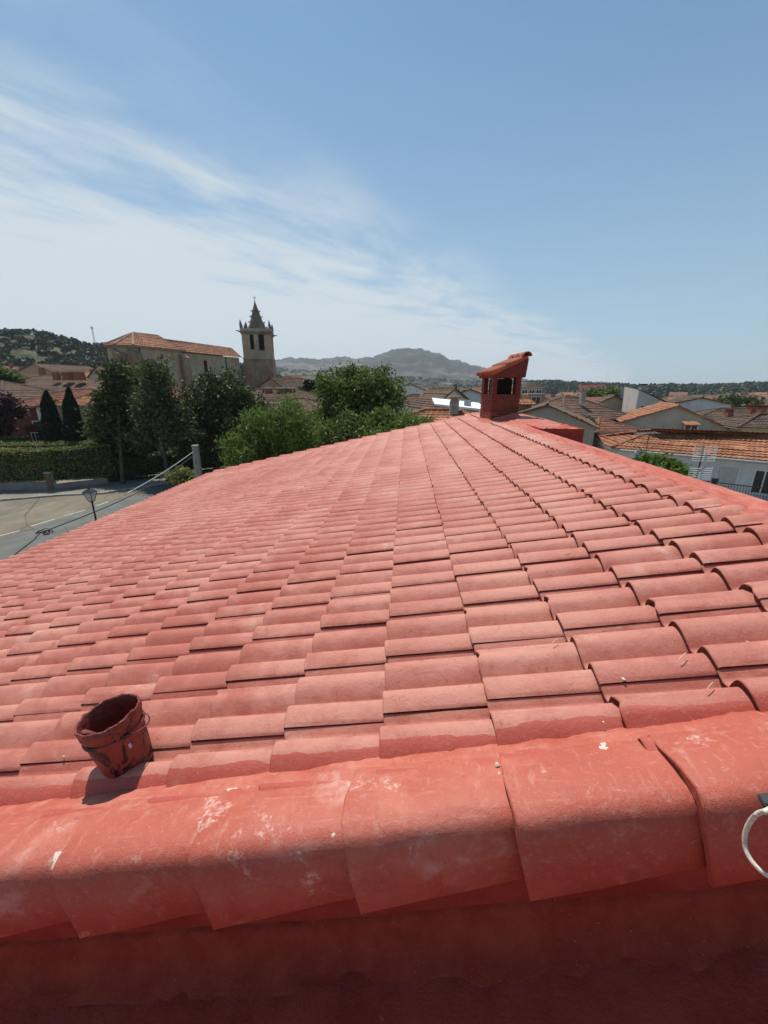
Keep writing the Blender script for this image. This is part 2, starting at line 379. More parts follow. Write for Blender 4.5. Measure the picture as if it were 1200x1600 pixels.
MB().poly([p-n, q-n, q+n, p+n]).build('worn_strip', asphalt('worn_strip', (.17,.15,.115), (.22,.195,.15)), lane)
kerb = [atz(-120,790,0), atz(0,783,0), atz(96,775,0), atz(163,772,0), atz(277,752,0), atz(330,742,0)]
far = [Vector((-60,40,0)), Vector((-40,46,0)), Vector((-30,46,0)), Vector((-22,50,0)), Vector((-14,52,0)), Vector((-10,50,0))]
mb = MB()
for i in range(5):
    a, b, c, d = kerb[i], kerb[i+1], far[i+1], far[i]
    u = Vector((0, 0, .13)); mb.poly([a+u, b+u, c+u, d+u]); mb.poly([a, b, b+u, a+u])
mb.build('pavement', asphalt('pavement', (.17,.155,.135), (.23,.21,.18)), kind='structure')
mb = MB()
for i in range(5):
    a, b = kerb[i].copy(), kerb[i+1].copy(); t = (b-a).normalized(); n = Vector((-t.y, t.x, 0))*.16
    if n.y < 0: n = -n
    a -= n*.3; b -= n*.3
    u = Vector((0, 0, .14)); mb.poly([a+u, b+u, b+n+u, a+n+u]); mb.poly([a, b, b+u, a+u])
mb.build('kerb', M_CONC, kind='structure')

# ------------------------------------------------------------------ hills
def ridge_hill(name, prof, d0, dr, d1, mat, nz, az_pad=0, nu=160, nv=40, seed=0, base=-4):
    """terrain rising from distance d0 to a crest at dr, then falling to d1; prof = crest points read as (image x, image y)"""
    azs, els = [], []
    for (x, y) in prof:
        r = ray(x, y); azs.append(math.atan2(r.x, r.y)); els.append(r.z/math.hypot(r.x, r.y))
    A = np.linspace(azs[0], azs[-1], nu); E_ = np.interp(A, azs, els)
    if dr > 2000: E_ = E_+np.array([.0035*fbm(q*45, 1, seed)+.0018*fbm(q*160, 2, seed) for q in A])
    P = np.zeros((nu, nv, 3))
    for i in range(nu):
        wob = 1+.10*fbm(A[i]*6, seed, 1.3)
        for j in range(nv):
            t = j/(nv-1); d = d0+(d1-d0)*t
            crest = dr*wob
            H = CAMZ+E_[i]*crest
            s = (d-d0)/(crest-d0) if d < crest else 1-(d-crest)/(d1*1.02-crest)
            s = max(0, s); sh = s*s*(3-2*s) if d < crest else s
            x, y = d*math.sin(A[i]), d*math.cos(A[i])
            h = base+(H-base)*sh + nz*H*fbm(x/dr*9, y/dr*9, seed)*min(1, s*1.6)*(1-s*.75)
            P[i, j] = (x, y, h)
    o = grid_obj(name, mat, P, kind='structure'); return o, P
def scrub_mat(name, soil, soil2, green, sc, th=.5):
    m = Mat(name, .95, .05); p = m.pos()
    c = m.mix(m.ramp(m.noise(p, sc*.25, 5, .6), .35, .65), soil, soil2)
    g = m.math('ADD', m.math('MULTIPLY', m.noise(p, sc, 6, .75), .7), m.math('MULTIPLY', m.noise(p, sc*.2, 4), .3))
    c = m.mix(m.ramp(g, th-.05, th+.07), c, green); m.col(c); m.bump(m.noise(p, sc, 5, .7), .8, 2.0); return m.m
M_HILL = scrub_mat('hill_scrub', (.10,.092,.058), (.14,.125,.08), (.045,.054,.028), .05)
M_MOUNT = scrub_mat('mountain_scrub', (.085,.075,.06), (.16,.135,.115), (.03,.036,.026), .011, .46)
M_FAR = scrub_mat('far_wood', (.13,.12,.08), (.17,.155,.105), (.04,.05,.028), .02, .42)
hill, HP = ridge_hill('hill', [(-700,545),(-300,528),(-100,520),(0,522),(50,523),(85,528),(100,534),(130,541),(165,545),(230,553),(330,562),(420,585),(470,606)], 190, 400, 700, M_HILL, .05, seed=3)
mount, MP = ridge_hill('mountain', [(360,575),(400,566),(430,563),(470,560),(500,562),(530,559),(560,561),(580,559),(600,553),(620,548),(630,549),(640,546),(655,547),(675,552),(690,557),(705,563),(720,567),(745,573),(780,582),(820,592),(870,600),(930,604)], 1500, 3000, 4400, M_MOUNT, .24, nu=320, nv=110, seed=9)
lowh, LP = ridge_hill('foothill', [(380,580),(430,577),(480,580),(540,583),(600,588),(680,594),(760,598),(860,597)], 700, 1400, 2000, M_FAR, .06, nu=160, nv=40, seed=21)
righth, RP = ridge_hill('wooded_rise', [(800,603),(830,599),(860,598),(900,601),(960,603),(1000,606),(1050,605),(1100,606),(1150,603),(1200,602),(1300,598),(1500,595),(1900,600)], 420, 900, 1500, M_FAR, .04, nu=200, nv=40, seed=33, base=-3)

def clump_field(name, pts, sizes, nq, mat, label, cat, seed):
    g = np.random.default_rng(seed); n = len(pts); pts = np.asarray(pts); sizes = np.asarray(sizes)
    d = g.normal(size=(n, nq, 3)); d /= np.linalg.norm(d, axis=2, keepdims=True)
    rad = g.uniform(.55, 1.0, (n, nq, 1)); d = d*rad; d[:, :, 2] = np.abs(d[:, :, 2])*.85+.1
    c = pts[:, None, :]+d*sizes[:, None, None]*np.array([1, 1, .9])
    v, f = leaf_quads(c.reshape(-1, 3), np.repeat(sizes, nq)*g.uniform(.22, .42, n*nq), g)
    o = bpy.data.objects.new(name, npmesh(name, v, f, [mat])); C.objects.link(o)
    return tag(o, label, cat, None, 'stuff')
def leaf_quads(c, s, g, up=0.0, asp=.6, droop=None):
    n = len(c); a = g.normal(size=(n, 3))
    if droop is not None: a = a*.45+droop
    a /= np.linalg.norm(a, axis=1, keepdims=True)
    b = g.normal(size=(n, 3)); b[:, 2] += up; b -= (b*a).sum(1, keepdims=True)*a; b /= np.linalg.norm(b, axis=1, keepdims=True)
    s = np.broadcast_to(np.asarray(s), (n,))[:, None]
    v = np.stack([c-a*s, c+b*s*asp, c+a*s, c-b*s*asp], 1).reshape(-1, 3)
    return v, np.arange(n*4).reshape(n, 4)
def sample_hill(P, n, g, j0, j1, i0=0, i1=None):
    i1 = i1 or P.shape[0]-1
    i = g.integers(i0, i1, n); j = g.integers(j0, j1, n); t = g.random((n, 1)); u = g.random((n, 1))
    return P[i, j]*(1-t)*(1-u)+P[np.minimum(i+1, P.shape[0]-1), j]*t*(1-u)+P[i, j+1]*(1-t)*u+P[np.minimum(i+1, P.shape[0]-1), j+1]*t*u
g = np.random.default_rng(5)
p = sample_hill(HP, 1300, g, 2, 19, 40, 159)
clump_field('oak_wood', p, g.uniform(2.0, 4.6, len(p)), 60, LF_OAK, 'dark scattered holm oaks covering the dry hillside behind the church', 'wood', 6)
p = sample_hill(RP, 1500, g, 2, 21, 0, 120)
clump_field('far_wood', p, g.uniform(4, 8, len(p)), 26, LF_OAK, 'dark wooded rise along the right horizon beyond the town', 'wood', 8)
p = sample_hill(LP, 500, g, 3, 24)
clump_field('foothill_wood', p, g.uniform(5, 9, len(p)), 20, LF_OAK, 'band of dark trees below the grey mountain', 'wood', 9)

# ------------------------------------------------------------------ our own house: painted tile roof
house = empty('painted_roof_house', (-1.8, 5.8, 0))
tag(house, 'house with freshly painted red tile roof filling the foreground', 'house')
HO = Vector((-1.8, 5.8, 0))
OR = Vector((0, 0, CAMZ-3.47*TW))           # origin of the fitted roof plane, below the camera
Y0, Y1 = .80, 10.78                          # near and far verge
SE, SR = -16.05*TE-.066, 1.985               # eave and ridge along the slope
N0 = -.050                                   # pans lie below the fitted plane
roof = MB().box(SE+.03, SR+.04, Y0-.09, Y1-.02, N0-.20, N0-.035).build('roof', M_FLOOR, house)
roof.location = OR-HO; roof.rotation_euler = (0, -SLOPE, 0)

PROF_U = [0, .012, .026, .040, .052, .062, .072, .082, .091, .098, .104, .115, .126, .133, .141, .15]
def roll(u):
    t = u % .15
    def cs(x): return 1-(1-min(1, max(0, x)))**1.9
    if t < .060: return cs((t+.024)/.084)
    if t < .066: return 1
    if t < .104: return cs((.104-t)/.038)
    if t < .126: return 0
    return cs((t-.126)/.084)
HR = .058
def tile_mesh(name, seed, E2=TE+.05):
    g = random.Random(seed)
    us = PROF_U+[.15+u for u in PROF_U[1:]]
    top = lambda u: roll(u if u < .2999 else .29999)*HR
    rows = []
    lift = lambda s: .030*(1-s/TE)
    ph = g.random()*9; chip = g.choice([0, 0, .012, .20, .05, 0])
    for s, dz in ((.004, -.027), (0, -.005), (.006, 0), (E2, 0)):
        r = []
        for i, u in enumerate(us):
            z = top(u)+lift(s)+dz
            if u < .03: z += .003*(1-u/.03)
            if u > .28: z -= .003*(u-.28)/.02
            if s < .02: z += .0012*math.sin(u*70+ph); 
            if chip and s < .02 and abs(u-chip) < .022: z -= .006*(1-abs(u-chip)/.022); s_ = s+.014*(1-abs(u-chip)/.022)
            else: s_ = s
            r.append((s_+(.0018*math.sin(u*45+ph*2) if s < .02 else 0), u, z))
        rows.append(r)
    mb = MB(); n = len(us)
    for r in rows: mb.v += r
    for j in range(3):
        for i in range(n-1):
            a = j*n+i; mb.f.append((a, a+n, a+n+1, a+1) if False else (a+1, a+n+1, a+n, a))
    # exposed interlock edge on the near side
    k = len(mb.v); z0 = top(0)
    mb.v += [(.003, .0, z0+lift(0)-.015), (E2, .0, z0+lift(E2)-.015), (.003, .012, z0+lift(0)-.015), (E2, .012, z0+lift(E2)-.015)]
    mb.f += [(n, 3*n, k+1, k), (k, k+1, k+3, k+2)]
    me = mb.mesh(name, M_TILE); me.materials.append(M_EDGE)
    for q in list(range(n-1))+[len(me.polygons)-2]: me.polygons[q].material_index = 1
    sm = [True]*len(me.polygons); 
    for i in range(n-1): sm[i] = False
    sm[-1] = sm[-2] = False
    me.polygons.foreach_set('use_smooth', sm)
    bm = bmesh.new(); bm.from_mesh(me); bmesh.ops.recalc_face_normals(bm, faces=bm.faces); 
    if sum(f.normal.z for f in bm.faces) < 0: bmesh.ops.reverse_faces(bm, faces=bm.faces)
    bm.to_mesh(me); bm.free()
    return me
tmeshes = [tile_mesh('tile', i) for i in range(8)]
top_mesh = tile_mesh('tile', 7, .185)
def in_view(P):
    d = P-Vector((0, 0, CAMZ)); c, s = math.cos(YAW), math.sin(YAW)
    x = d.x*c+d.y*s; y = -d.x*s+d.y*c
    fw = y*math.cos(PITCH)-d.z*math.sin(PITCH); dn = -d.z*math.cos(PITCH)-y*math.sin(PITCH)
    if fw < .1: return False
    return -40 < 600+FPX*x/fw < 1240 and 0 < 800+FPX*dn/fw < 1640
spots = []
tg = random.Random(11)
for k in range(-16, 6):
    for r in range(-2, 31):
        s = k*TE-.066+tg.uniform(-.004, .004); y = (r+4.57)*TW+tg.uniform(-.0015, .0015)
        n = N0+tg.uniform(-.0015, .003)
        cen = OR+Vector(((s+.17)*math.cos(SLOPE), y+.15, (s+.17)*math.sin(SLOPE)))
        dist = (cen-Vector((0, 0, CAMZ))).length
        spots.append((dist if in_view(cen) else 99+dist, k, r, s, y, n, tg.uniform(-.010, .010), tg.uniform(-.008, .006), tg.randrange(8)))
spots.sort(key=lambda q: q[0])
lv, lf, li = [], [], 0
for i, (dist, k, r, s, y, n, rz, ry, mi) in enumerate(spots):
    if i < 300:
        o = bpy.data.objects.new('tile', top_mesh if k == 5 else tmeshes[mi]); C.objects.link(o); o.parent = roof
        o.location = (s, y, n); o.rotation_euler = (0, ry, rz)
    else:
        me = top_mesh if k == 5 else tmeshes[mi]; v = np.array([q.co[:] for q in me.vertices]); v[:, 1] += y+rz*v[:, 0]; v[:, 2] += n-ry*v[:, 0]; v[:, 0] += s
        lv.append(v); lf += [tuple(li+q for q in p.vertices) for p in me.polygons]; li += len(v)
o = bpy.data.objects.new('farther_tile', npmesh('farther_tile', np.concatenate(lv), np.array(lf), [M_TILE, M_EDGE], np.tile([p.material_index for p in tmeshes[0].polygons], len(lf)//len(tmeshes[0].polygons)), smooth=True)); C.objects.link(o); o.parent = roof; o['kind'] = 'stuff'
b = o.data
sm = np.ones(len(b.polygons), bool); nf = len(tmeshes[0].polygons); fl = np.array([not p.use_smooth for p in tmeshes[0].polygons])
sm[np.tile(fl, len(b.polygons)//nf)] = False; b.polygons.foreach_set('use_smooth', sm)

# verge caps: L-shaped pieces that lap like the tiles, the right one over the left
def cap_mesh(name, flip, seed, L0=.445):
    g = random.Random(seed)
    prof = [(.895, -.012), (.86, .012), (.81, .030), (.75, .040), (.712, .039), (.690, .031), (.677, .017), (.669, -.004), (.664, -.035), (.655, -.135)]
    inn = [(.667, -.135), (.677, -.045), (.688, -.018), (.705, .004), (.755, .020), (.81, .012), (.895, -.030)]
    loop = prof+inn; mb = MB(); n = len(loop)
    ss = [0, .006, .15, .30, L0]
    for j, s in enumerate(ss):
        lift = .036*(1-s/.40)
        for i, (y, z) in enumerate(loop):
            w = .0025*math.sin(s*19+i*.7+seed)
            e = .004 if j == 0 and i < len(prof) else 0
            yy = y-lift*.75*(1 if y < .72 else .15)+w*.5; zz = z+(lift*(.85 if y < .8 else .5) if z > 0 else -lift*.75*min(1, -z/.1))-e+w*.4
            if flip: yy = .78+(.78-yy)
            mb.v.append((s+.004*math.sin(i*1.3+seed) if j < 2 else s, yy, zz))
    for j in range(len(ss)-1):
        for i in range(n):
            k = (i+1) % n; q = (j*n+i, j*n+k, (j+1)*n+k, (j+1)*n+i); mb.f.append(q if flip else q[::-1])
    mb.f.append(tuple(range(n)) if not flip else tuple(range(n))[::-1])
    me = mb.mesh(name, M_CAP, True)
    bm = bmesh.new(); bm.from_mesh(me); bmesh.ops.recalc_face_normals(bm, faces=bm.faces); bm.to_mesh(me); bm.free()
    me.polygons[len(me.polygons)-1].use_smooth = False
    return me
capm = [cap_mesh('verge_cap', False, i) for i in range(4)]
CX = .395
s0 = -.12/math.cos(SLOPE)
for i in range(-14, 6):
    o = bpy.data.objects.new('verge_cap', capm[i % 4]); C.objects.link(o); o.parent = roof
    o.location = (s0+i*CX, tg.uniform(-.004, .004), tg.uniform(-.003, .003)); o.rotation_euler = (0, 0, tg.uniform(-.008, .008))
capf = cap_mesh('far_verge_cap', True, 2)
for i in range(-14, 6):
    o = bpy.data.objects.new('verge_cap', capf); C.objects.link(o); o.parent = roof
    o.location = (s0+i*CX+.1, Y1-.80, -.015)

# mortar strip bedding the caps, wall under them, fillet, lower roof
ns = 300
P = np.zeros((ns, 9, 3))
for i in range(ns):
    s = SE+.05+(SR-SE-.05)*i/(ns-1)
    for j, (y, z) in enumerate(((.80, .004), (.83, .016), (.86, .017), (.885, .008), (.905, -.002), (.918, -.008), (.930, -.016), (.940, -.03), (.945, -.045))):
        P[i, j] = (s, y+.010*fbm(s*7, j*.3, 2)+.006*fbm(s*25, j, 5), z+.004*fbm(s*14, j*.5, 7)+.003*fbm(s*40, j, 1))
grid_obj('mortar_bed', M_MORTAR, P, roof)
P = np.zeros((ns, 15, 3))
for i in range(ns):
    s = SE+.05+(SR-SE)*i/(ns-1)
    pr = [(.70, -.02), (.70, -.08), (.700, -.15), (.700, -.25), (.699, -.292), (.690, -.297), (.685, -.305), (.680, -.318), (.674, -.335), (.666, -.352), (.655, -.37), (.643, -.385), (.63, -.392), (.615, -.396), (.60, -.402)]
    for j, (y, z) in enumerate(pr):
        w = .006 if j > 4 else .002
        P[i, j] = (s, y+w*fbm(s*9, j*.4, 3), z+w*fbm(s*12, j*.4, 8)+.012*fbm(s*1.7, 0, j*.02)*(j > 3))
grid_obj('gable_wall', M_BAND, P[:, 4:], roof)
grid_obj('gable_course', M_FLOOR, P[:, :5], roof)
nx, ny = 160, 12
P = np.zeros((nx, ny, 3))
for i in range(nx):
    for j in range(ny):
        s = SE+(SR-SE+1.5)*i/(nx-1); y = .66-.97*(j/(ny-1))
        P[i, j] = (s, y, -.398+.006*fbm(s*5, y*5, 1)+.004*fbm(s*20, y*20, 4))
lowr = grid_obj('lower_roof', M_FLOOR, P, roof)

# ridge: rough mortar pressed against the top course, smooth lip outside
ny, nx = 520, 26
P = np.zeros((ny, nx, 3))
for i in range(ny):
    y = .80+(Y1-.78)*i/(ny-1)
    fing = .5+.5*math.cos(2*math.pi*(y-1.371-.06)/.15)
    inner = 1.795+.055*fbm(y*1.3, 0, 3)+.03*fbm(y*6, 1, 2)-.035*fing
    wide = sst(6.2, 7.2, y)
    for j in range(nx):
        t = j/(nx-1); s = inner+(2.055-inner)*t
        h = N0-.006+(.066+.012*wide)*sst(0, .22, t)-(.024+.004*fbm(y*2, 0, 8))*sst(.34, .62, t)*(1-.6*wide)+.012*sst(.68, .76, t)
        h += (.016*fbm(y*5, s*8, 1)+.010*fbm(y*15, s*18, 2)+.004*fbm(y*45, s*50, 6))*sst(0, .15, t)*(1-sst(.68, .80, t))
        h += .003*fbm(y*4, s*10, 9)*sst(.7, .8, t)
        if t > .93: h -= .016*((t-.93)/.07)**2
        P[i, j] = (s, y, h)
Q = np.concatenate([P, P[:, -1:]+np.array([.008, 0, -.03]), P[:, -1:]+np.array([.008, 0, -.25])], 1)
grid_obj('ridge_mortar', M_MORTAR, Q, roof)
# house body
sl = math.tan(SLOPE)
zr = lambda x: OR.z+x*sl+N0-.21
mb = MB(); xa, xb, ya, yb = -5.35, 1.98, .72, 10.5
B_ = [(xa,ya),(xb,ya),(xb,yb),(xa,yb)]
bot = [(x, y, gz(12, y) if x > 0 else 0) for x, y in B_]; top = [(x, y, zr(x)) for x, y in B_]
for i in range(4):
    k = (i+1) % 4; mb.poly([bot[i], bot[k], top[k], top[i]])
mb.poly(top)
o = mb.build('wall', S['ochre'], house); o.location = -HO
o = MB().box(-5.35/math.cos(SLOPE), 1.98, -.30, .70, -.60, -.405).build('ledge', M_FLOOR, roof)
# slab beside the chimney
P = np.zeros((60, 24, 3)); zs = 7.735
for i in range(60):
    for j in range(24):
        y = 6.12+3.4*i/59; x = 1.93+.70*j/23
        P[i, j] = (x, y, zs+.02*sst(6.3, 8.2, y)-.012*(j/23)+.012*fbm(x*6, y*5, 3)+.006*fbm(x*20, y*18, 2)-.05*sst(.2, 0, j/23))
sl_o = grid_obj('slab_top', M_MORTAR, P, house); sl_o.location = -HO
o = MB().box(1.99, 2.625, 6.125, 9.5, 7.50, 7.726).box(1.99, 2.585, 6.16, 9.45, 7.40, 7.50).build('slab', M_FLOOR, house); o.location = -HO

# chimney
CH = Vector((1.67, 8.23, 0)); crz = R(7)
Mz = lambda x: OR.z+x*sl
chim = MB()
CW, CD, CT, ZB = .56, .72, .115, 7.50
zbk = 8.17     # top of the brick shaft, bottom of the openings
zop = 8.50     # top of the openings
chimney = MB().box(.012, CW-.012, .012, CD-.012, ZB, zbk-.012).build('chimney', M_JOINT, house)
chimney.location = CH-HO; chimney.rotation_euler = (0, 0, crz)
# bricks: laid round the shaft, fired unevenly
bh, bl = .052, .232
bmesh_ = {}
def brick(x0, x1, y0, y1, z0, z1):
    key = (round(x1-x0, 3), round(y1-y0, 3), round(z1-z0, 3))
    if key not in bmesh_:
        mb = MB().box(-key[0]/2, key[0]/2, -key[1]/2, key[1]/2, -key[2]/2, key[2]/2); bmesh_[key] = mb.mesh('brick', M_BRICK)
    o = bpy.data.objects.new('brick', bmesh_[key]); C.objects.link(o); o.parent = chimney
    o.location = ((x0+x1)/2+tg.uniform(-.002, .002), (y0+y1)/2+tg.uniform(-.002, .002), (z0+z1)/2); o.rotation_euler = (0, 0, tg.uniform(-.008, .008))
z = 7.60; ci = 0
while z+bh <= zbk+.001:
    off = bl/2 if ci % 2 else 0; e = .112
    for (axis, lo, hi, fixed) in (('x', 0, CW, 0), ('x', 0, CW, CD-e), ('y', e+.008, CD-e-.008, 0), ('y', e+.008, CD-e-.008, CW-e)):
        q = lo-(off if axis == 'x' else 0)
        while q < hi-.01:
            a, b2 = max(q, lo), min(q+bl, hi)
            if b2-a > .03:
                if axis == 'x': brick(a, b2, fixed, fixed+e, z, z+bh)
                else: brick(fixed, fixed+e, a, b2, z, z+bh)
            q += bl+.009
    z += bh+.009; ci += 1
zt = z-.009
# smooth painted band and pillars round the openings
o = MB().box(-.006, CW+.006, -.006, CD+.006, zt, zt+.045).build('sill_band', M_CHIM, chimney)
for (x0, x1) in ((0, .085), (CW-.10, CW)):
    for (y0, y1) in ((0, .16), (CD-.16, CD)):
        MB().box(x0, x1, y0, y1, zt+.045, zop).build('pillar', M_CHIM, chimney)
MB().box(.10, CW-.115, .175, CD-.175, zt-.1, zop-.02).build('dark_flue_fill', M_BLACK, chimney)  # solid black box painted to read as the dark inside of the openings
MB().box(.03, CW-.03, .03, CD-.03, zt+.046, zt+.05).build('black_floor', M_BLACK, chimney)  # thin black sheet on the sill inside the openings
# wedge under the little lean-to roof: low on the left, high on the right
zl, zh = 8.545, 8.85
x0, x1, y0, y1 = -.05, CW+.075, -.05, CD+.06
mb = MB()
for y in (y0, y1): mb.v += [(x0, y, zop), (x1-.02, y, zop), (x1+.012, y, zh), (x0, y, zl)]
mb.f = [(0, 1, 2, 3), (7, 6, 5, 4), (0, 4, 5, 1), (1, 5, 6, 2), (2, 6, 7, 3), (3, 7, 4, 0)]
mb.build('gable_block', M_CHIM, chimney)
def barrel(name, mat, Lx, r0, r1, th=.012, seg=9):
    mb = MB()
    for (x, r) in ((0, r0), (Lx, r1)):
        for rr in (r, r-th):
            for j in range(seg+1):
                w = math.pi*j/seg; mb.v.append((x, -rr*math.cos(w), rr*math.sin(w)))
    k = seg+1
    for j in range(seg):
        mb.f += [(j, j+1, 2*k+j+1, 2*k+j), (k+j+1, k+j, 3*k+j, 3*k+j+1), (j, k+j, k+j+1, j+1), (2*k+j+1, 3*k+j+1, 3*k+j, 2*k+j)]
    return mb.mesh(name, mat, True)
bar = barrel('barrel_tile', M_CLAY, .40, .082, .066)
tilt = math.atan2(zh-zl, x1-x0)
for i in range(5):
    y = y0+.065+i*(y1-y0-.13)/4
    for q in range(2):
        o = bpy.data.objects.new('barrel_tile', bar); C.objects.link(o); o.parent = chimney
        s = -.055+q*.365
        o.location = (x0+s*math.cos(tilt), y+tg.uniform(-.008, .008), zl+s*math.sin(tilt)+.004+.012*(1-q)+.012*q); o.rotation_euler = (0, -tilt, tg.uniform(-.03, .03))
# upturned pan tiles between
pan = barrel('pan_tile', M_CLAY, .40, .07, .06)
for i in range(6):
    y = y0+.0+i*(y1-y0)/5
    for q in range(2):
        o = bpy.data.objects.new('pan_tile', pan); C.objects.link(o); o.parent = chimney
        s = -.03+q*.34; o.location = (x0+s*math.cos(tilt), y, zl+s*math.sin(tilt)+.062); o.rotation_euler = (R(180), -tilt, 0)
# ridge tiles along the high edge
rb = barrel('ridge_tile', M_CLAY, .30, .085, .078)
for i in range(3):
    o = bpy.data.objects.new('ridge_tile', rb); C.objects.link(o); o.parent = chimney
    o.location = (x1-.03, y0-.03+i*.27, zh+.035); o.rotation_euler = (0, R(-2), R(90))
# mortar skirt at the chimney foot
P = np.zeros((48, 8, 3))
for i in range(48):
    a = 2*math.pi*i/47
    for j in range(8):
        t = j/7; ca, sa = math.cos(a), math.sin(a); k = 1/max(abs(ca), abs(sa))
        x = CW/2+ca*k*(CW/2+.004+.13*(1-t)**1.5*(1+.3*fbm(ca*2, sa*2, 4))); y = CD/2+sa*k*(CD/2+.004+.13*(1-t)**1.5)
        wx = CH.x+x*math.cos(crz)-y*math.sin(crz)
        P[i, j] = (x, y, min(Mz(wx), 7.74)-.01+.09*t**1.3+.006*fbm(x*20, y*20, j))
grid_obj('mortar_skirt', M_MORTAR, P, chimney)

# ------------------------------------------------------------------ paint bucket on the roof
M_PAIL = Mat('paint_caked_pail', .45, .4); p_ = M_PAIL.pos(True)
c_ = M_PAIL.mix(M_PAIL.ramp(M_PAIL.noise(p_, 8, 6, .65, .8), .45, .49), (.018, .012, .012), (.24, .042, .032))
c_ = M_PAIL.mix(M_PAIL.ramp(M_PAIL.noise(p_, 60, 4, .7), .66, .74, 0, .5), c_, (.30, .11, .08)); M_PAIL.col(c_); M_PAIL.bump(M_PAIL.noise(p_, 30, 5, .7), .8, .006)
M_WET = Mat('thick_red_paint', .38, .5); p_ = M_WET.pos(True)
M_WET.col(M_WET.mix(M_WET.ramp(M_WET.noise(p_, 25, 5, .7), .35, .7), (.15, .022, .016), (.26, .055, .04))); M_WET.bump(M_WET.noise(p_, 45, 5, .7), 1, .008)
pail = empty('paint_bucket', OR+Vector((-.955, 1.025, -.955*sl-.008)))
pail.rotation_euler = (R(-4), R(-9), R(20)); pail.scale = (.86, .86, 1.02)
tag(pail, 'black paint bucket caked in dried red paint standing on the roof tiles', 'bucket')
mb = MB(); seg = 40
def jl(a, z, k): return 1+k*mnoise.noise(Vector((math.cos(a)*2.2, math.sin(a)*2.2, z*9)))
prof = [(.0, .004), (.070, .004), (.084, .0), (.087, .006), (.093, .06), (.099, .12), (.105, .175), (.109, .178), (.110, .19), (.108, .2)]
for r, z in prof:
    for j in range(seg):
        a = 2*math.pi*j/seg; q = r*jl(a, z, .02); mb.v.append((q*math.cos(a), q*math.sin(a), z))
for i in range(len(prof)-1):
    for j in range(seg):
        k = (j+1) % seg; mb.f.append((i*seg+j, i*seg+k, (i+1)*seg+k, (i+1)*seg+j))
mb.build('body', M_PAIL.m, pail, True)
# ragged lip built up from dried paint, running down inside and out
mb = MB(); rows = []
for (r, z, k) in ((.104, .168, .03), (.1075, .180, .05), (.1095, .190, .07), (.1105, .200, .07), (.1105, .209, .07), (.1085, .2155, .06), (.1055, .216, .06), (.1025, .210, .06), (.100, .19, .05), (.097, .13, .03), (.092, .07, .03), (.088, .035, .02), (.0, .033, 0)):
    row = []
    for j in range(72):
        a = 2*math.pi*j/72
        nz = mnoise.noise(Vector((math.cos(a)*5, math.sin(a)*5, z*20)))*k*.7+mnoise.noise(Vector((math.cos(a)*16, math.sin(a)*16, z*50)))*k*.6
        dz = .006*mnoise.noise(Vector((math.cos(a)*4, math.sin(a)*4, 3)))+.004*mnoise.noise(Vector((math.cos(a)*14, math.sin(a)*14, 7)))
        drip = .03*max(0, mnoise.noise(Vector((math.cos(a)*3.3, math.sin(a)*3.3, 11)))) if z < .182 and r > .1 else 0
        row.append((r*(1+nz)*math.cos(a), r*(1+nz)*math.sin(a), z+(dz if z > .14 else 0)-drip))
    rows.append(row)
for row in rows: mb.v += row
for i in range(len(rows)-1):
    for j in range(72):
        k = (j+1) % 72; mb.f.append((i*72+j, i*72+k, (i+1)*72+k, (i+1)*72+j))
mb.build('rim', M_WET.m, pail, True)
MB().lathe([(.1035, .146), (.1085, .149), (.1095, .153), (.1085, .157), (.1045, .160)], seg=40).build('ring', M_PAIL.m, pail, True)
mb = MB(); mb.tube([(.1165*math.cos(a), .1165*math.sin(a), .170-.045*math.sin((a-R(-60))/R(180)*math.pi)) for a in [R(-60+180*i/16) for i in range(17)]], .0024, 6)
mb.build('handle', M_PAIL.m, pail, True)
MB().box(-.005, .005, -.001, .001, -.008, .008).build('label_mark', M_SHUT, pail).location = (.0655, -.0755, .115)
bpy.data.objects['label_mark'].rotation_euler = (R(-6), 0, R(40))
br = empty('paint_brush', pail.location+Vector((-.048, -.030, .135))); br.rotation_euler = (R(18), R(-38), 0)
tag(br, 'paint caked brush handle leaning inside the paint bucket', 'brush')
MB().tube([(0, 0, -.07), (0, 0, -.02), (0, 0, .0), (0, 0, .04), (0, 0, .065), (0, 0, .075)], [.010, .011, .013, .013, .012, .006], 12).build('grip', M_WET.m, br, True)
MB().box(-.022, .022, -.009, .009, -.10, -.06).build('ferrule', M_WET.m, br, bevel=.004)

# cream cord loop and the black strap end at the right edge
pts = [(1200, 1266), (1183, 1272), (1171, 1286), (1164, 1304), (1164, 1322), (1170, 1338), (1180, 1352), (1192, 1363), (1206, 1372), (1225, 1378), (1248, 1372), (1262, 1350), (1264, 1318), (1254, 1288), (1232, 1268), (1205, 1264), (1195, 1269)]
P3 = [at(x, y, .565+.02*math.sin(i*.6)) for i, (x, y) in enumerate(pts)]
def smooth_path(p, k=4):
    out = []
    for i in range(len(p)-1):
        a, b, c, d = p[max(i-1, 0)], p[i], p[i+1], p[min(i+2, len(p)-1)]
        for j in range(k):
            t = j/k; out.append(.5*((2*b)+(c-a)*t+(2*a-5*b+4*c-d)*t*t+(3*b-a-3*c+d)*t**3))
    return out+[p[-1]]
o = MB().tube(smooth_path(P3), .0042, 10).build('cord_loop', M_CREAM, smooth=True)
tag(o, 'loop of cream coloured cord hanging over the roof edge at the right', 'cord')
q = at(1215, 1258, .60)
o = MB().box(-.032, .032, -.012, .012, -.022, .022).build('black_buckle', M_IRON, bevel=.006); o.location = q; o.rotation_euler = (R(25), R(48), R(15))
tag(o, 'black plastic buckle just above the cream cord at the right edge', 'buckle')

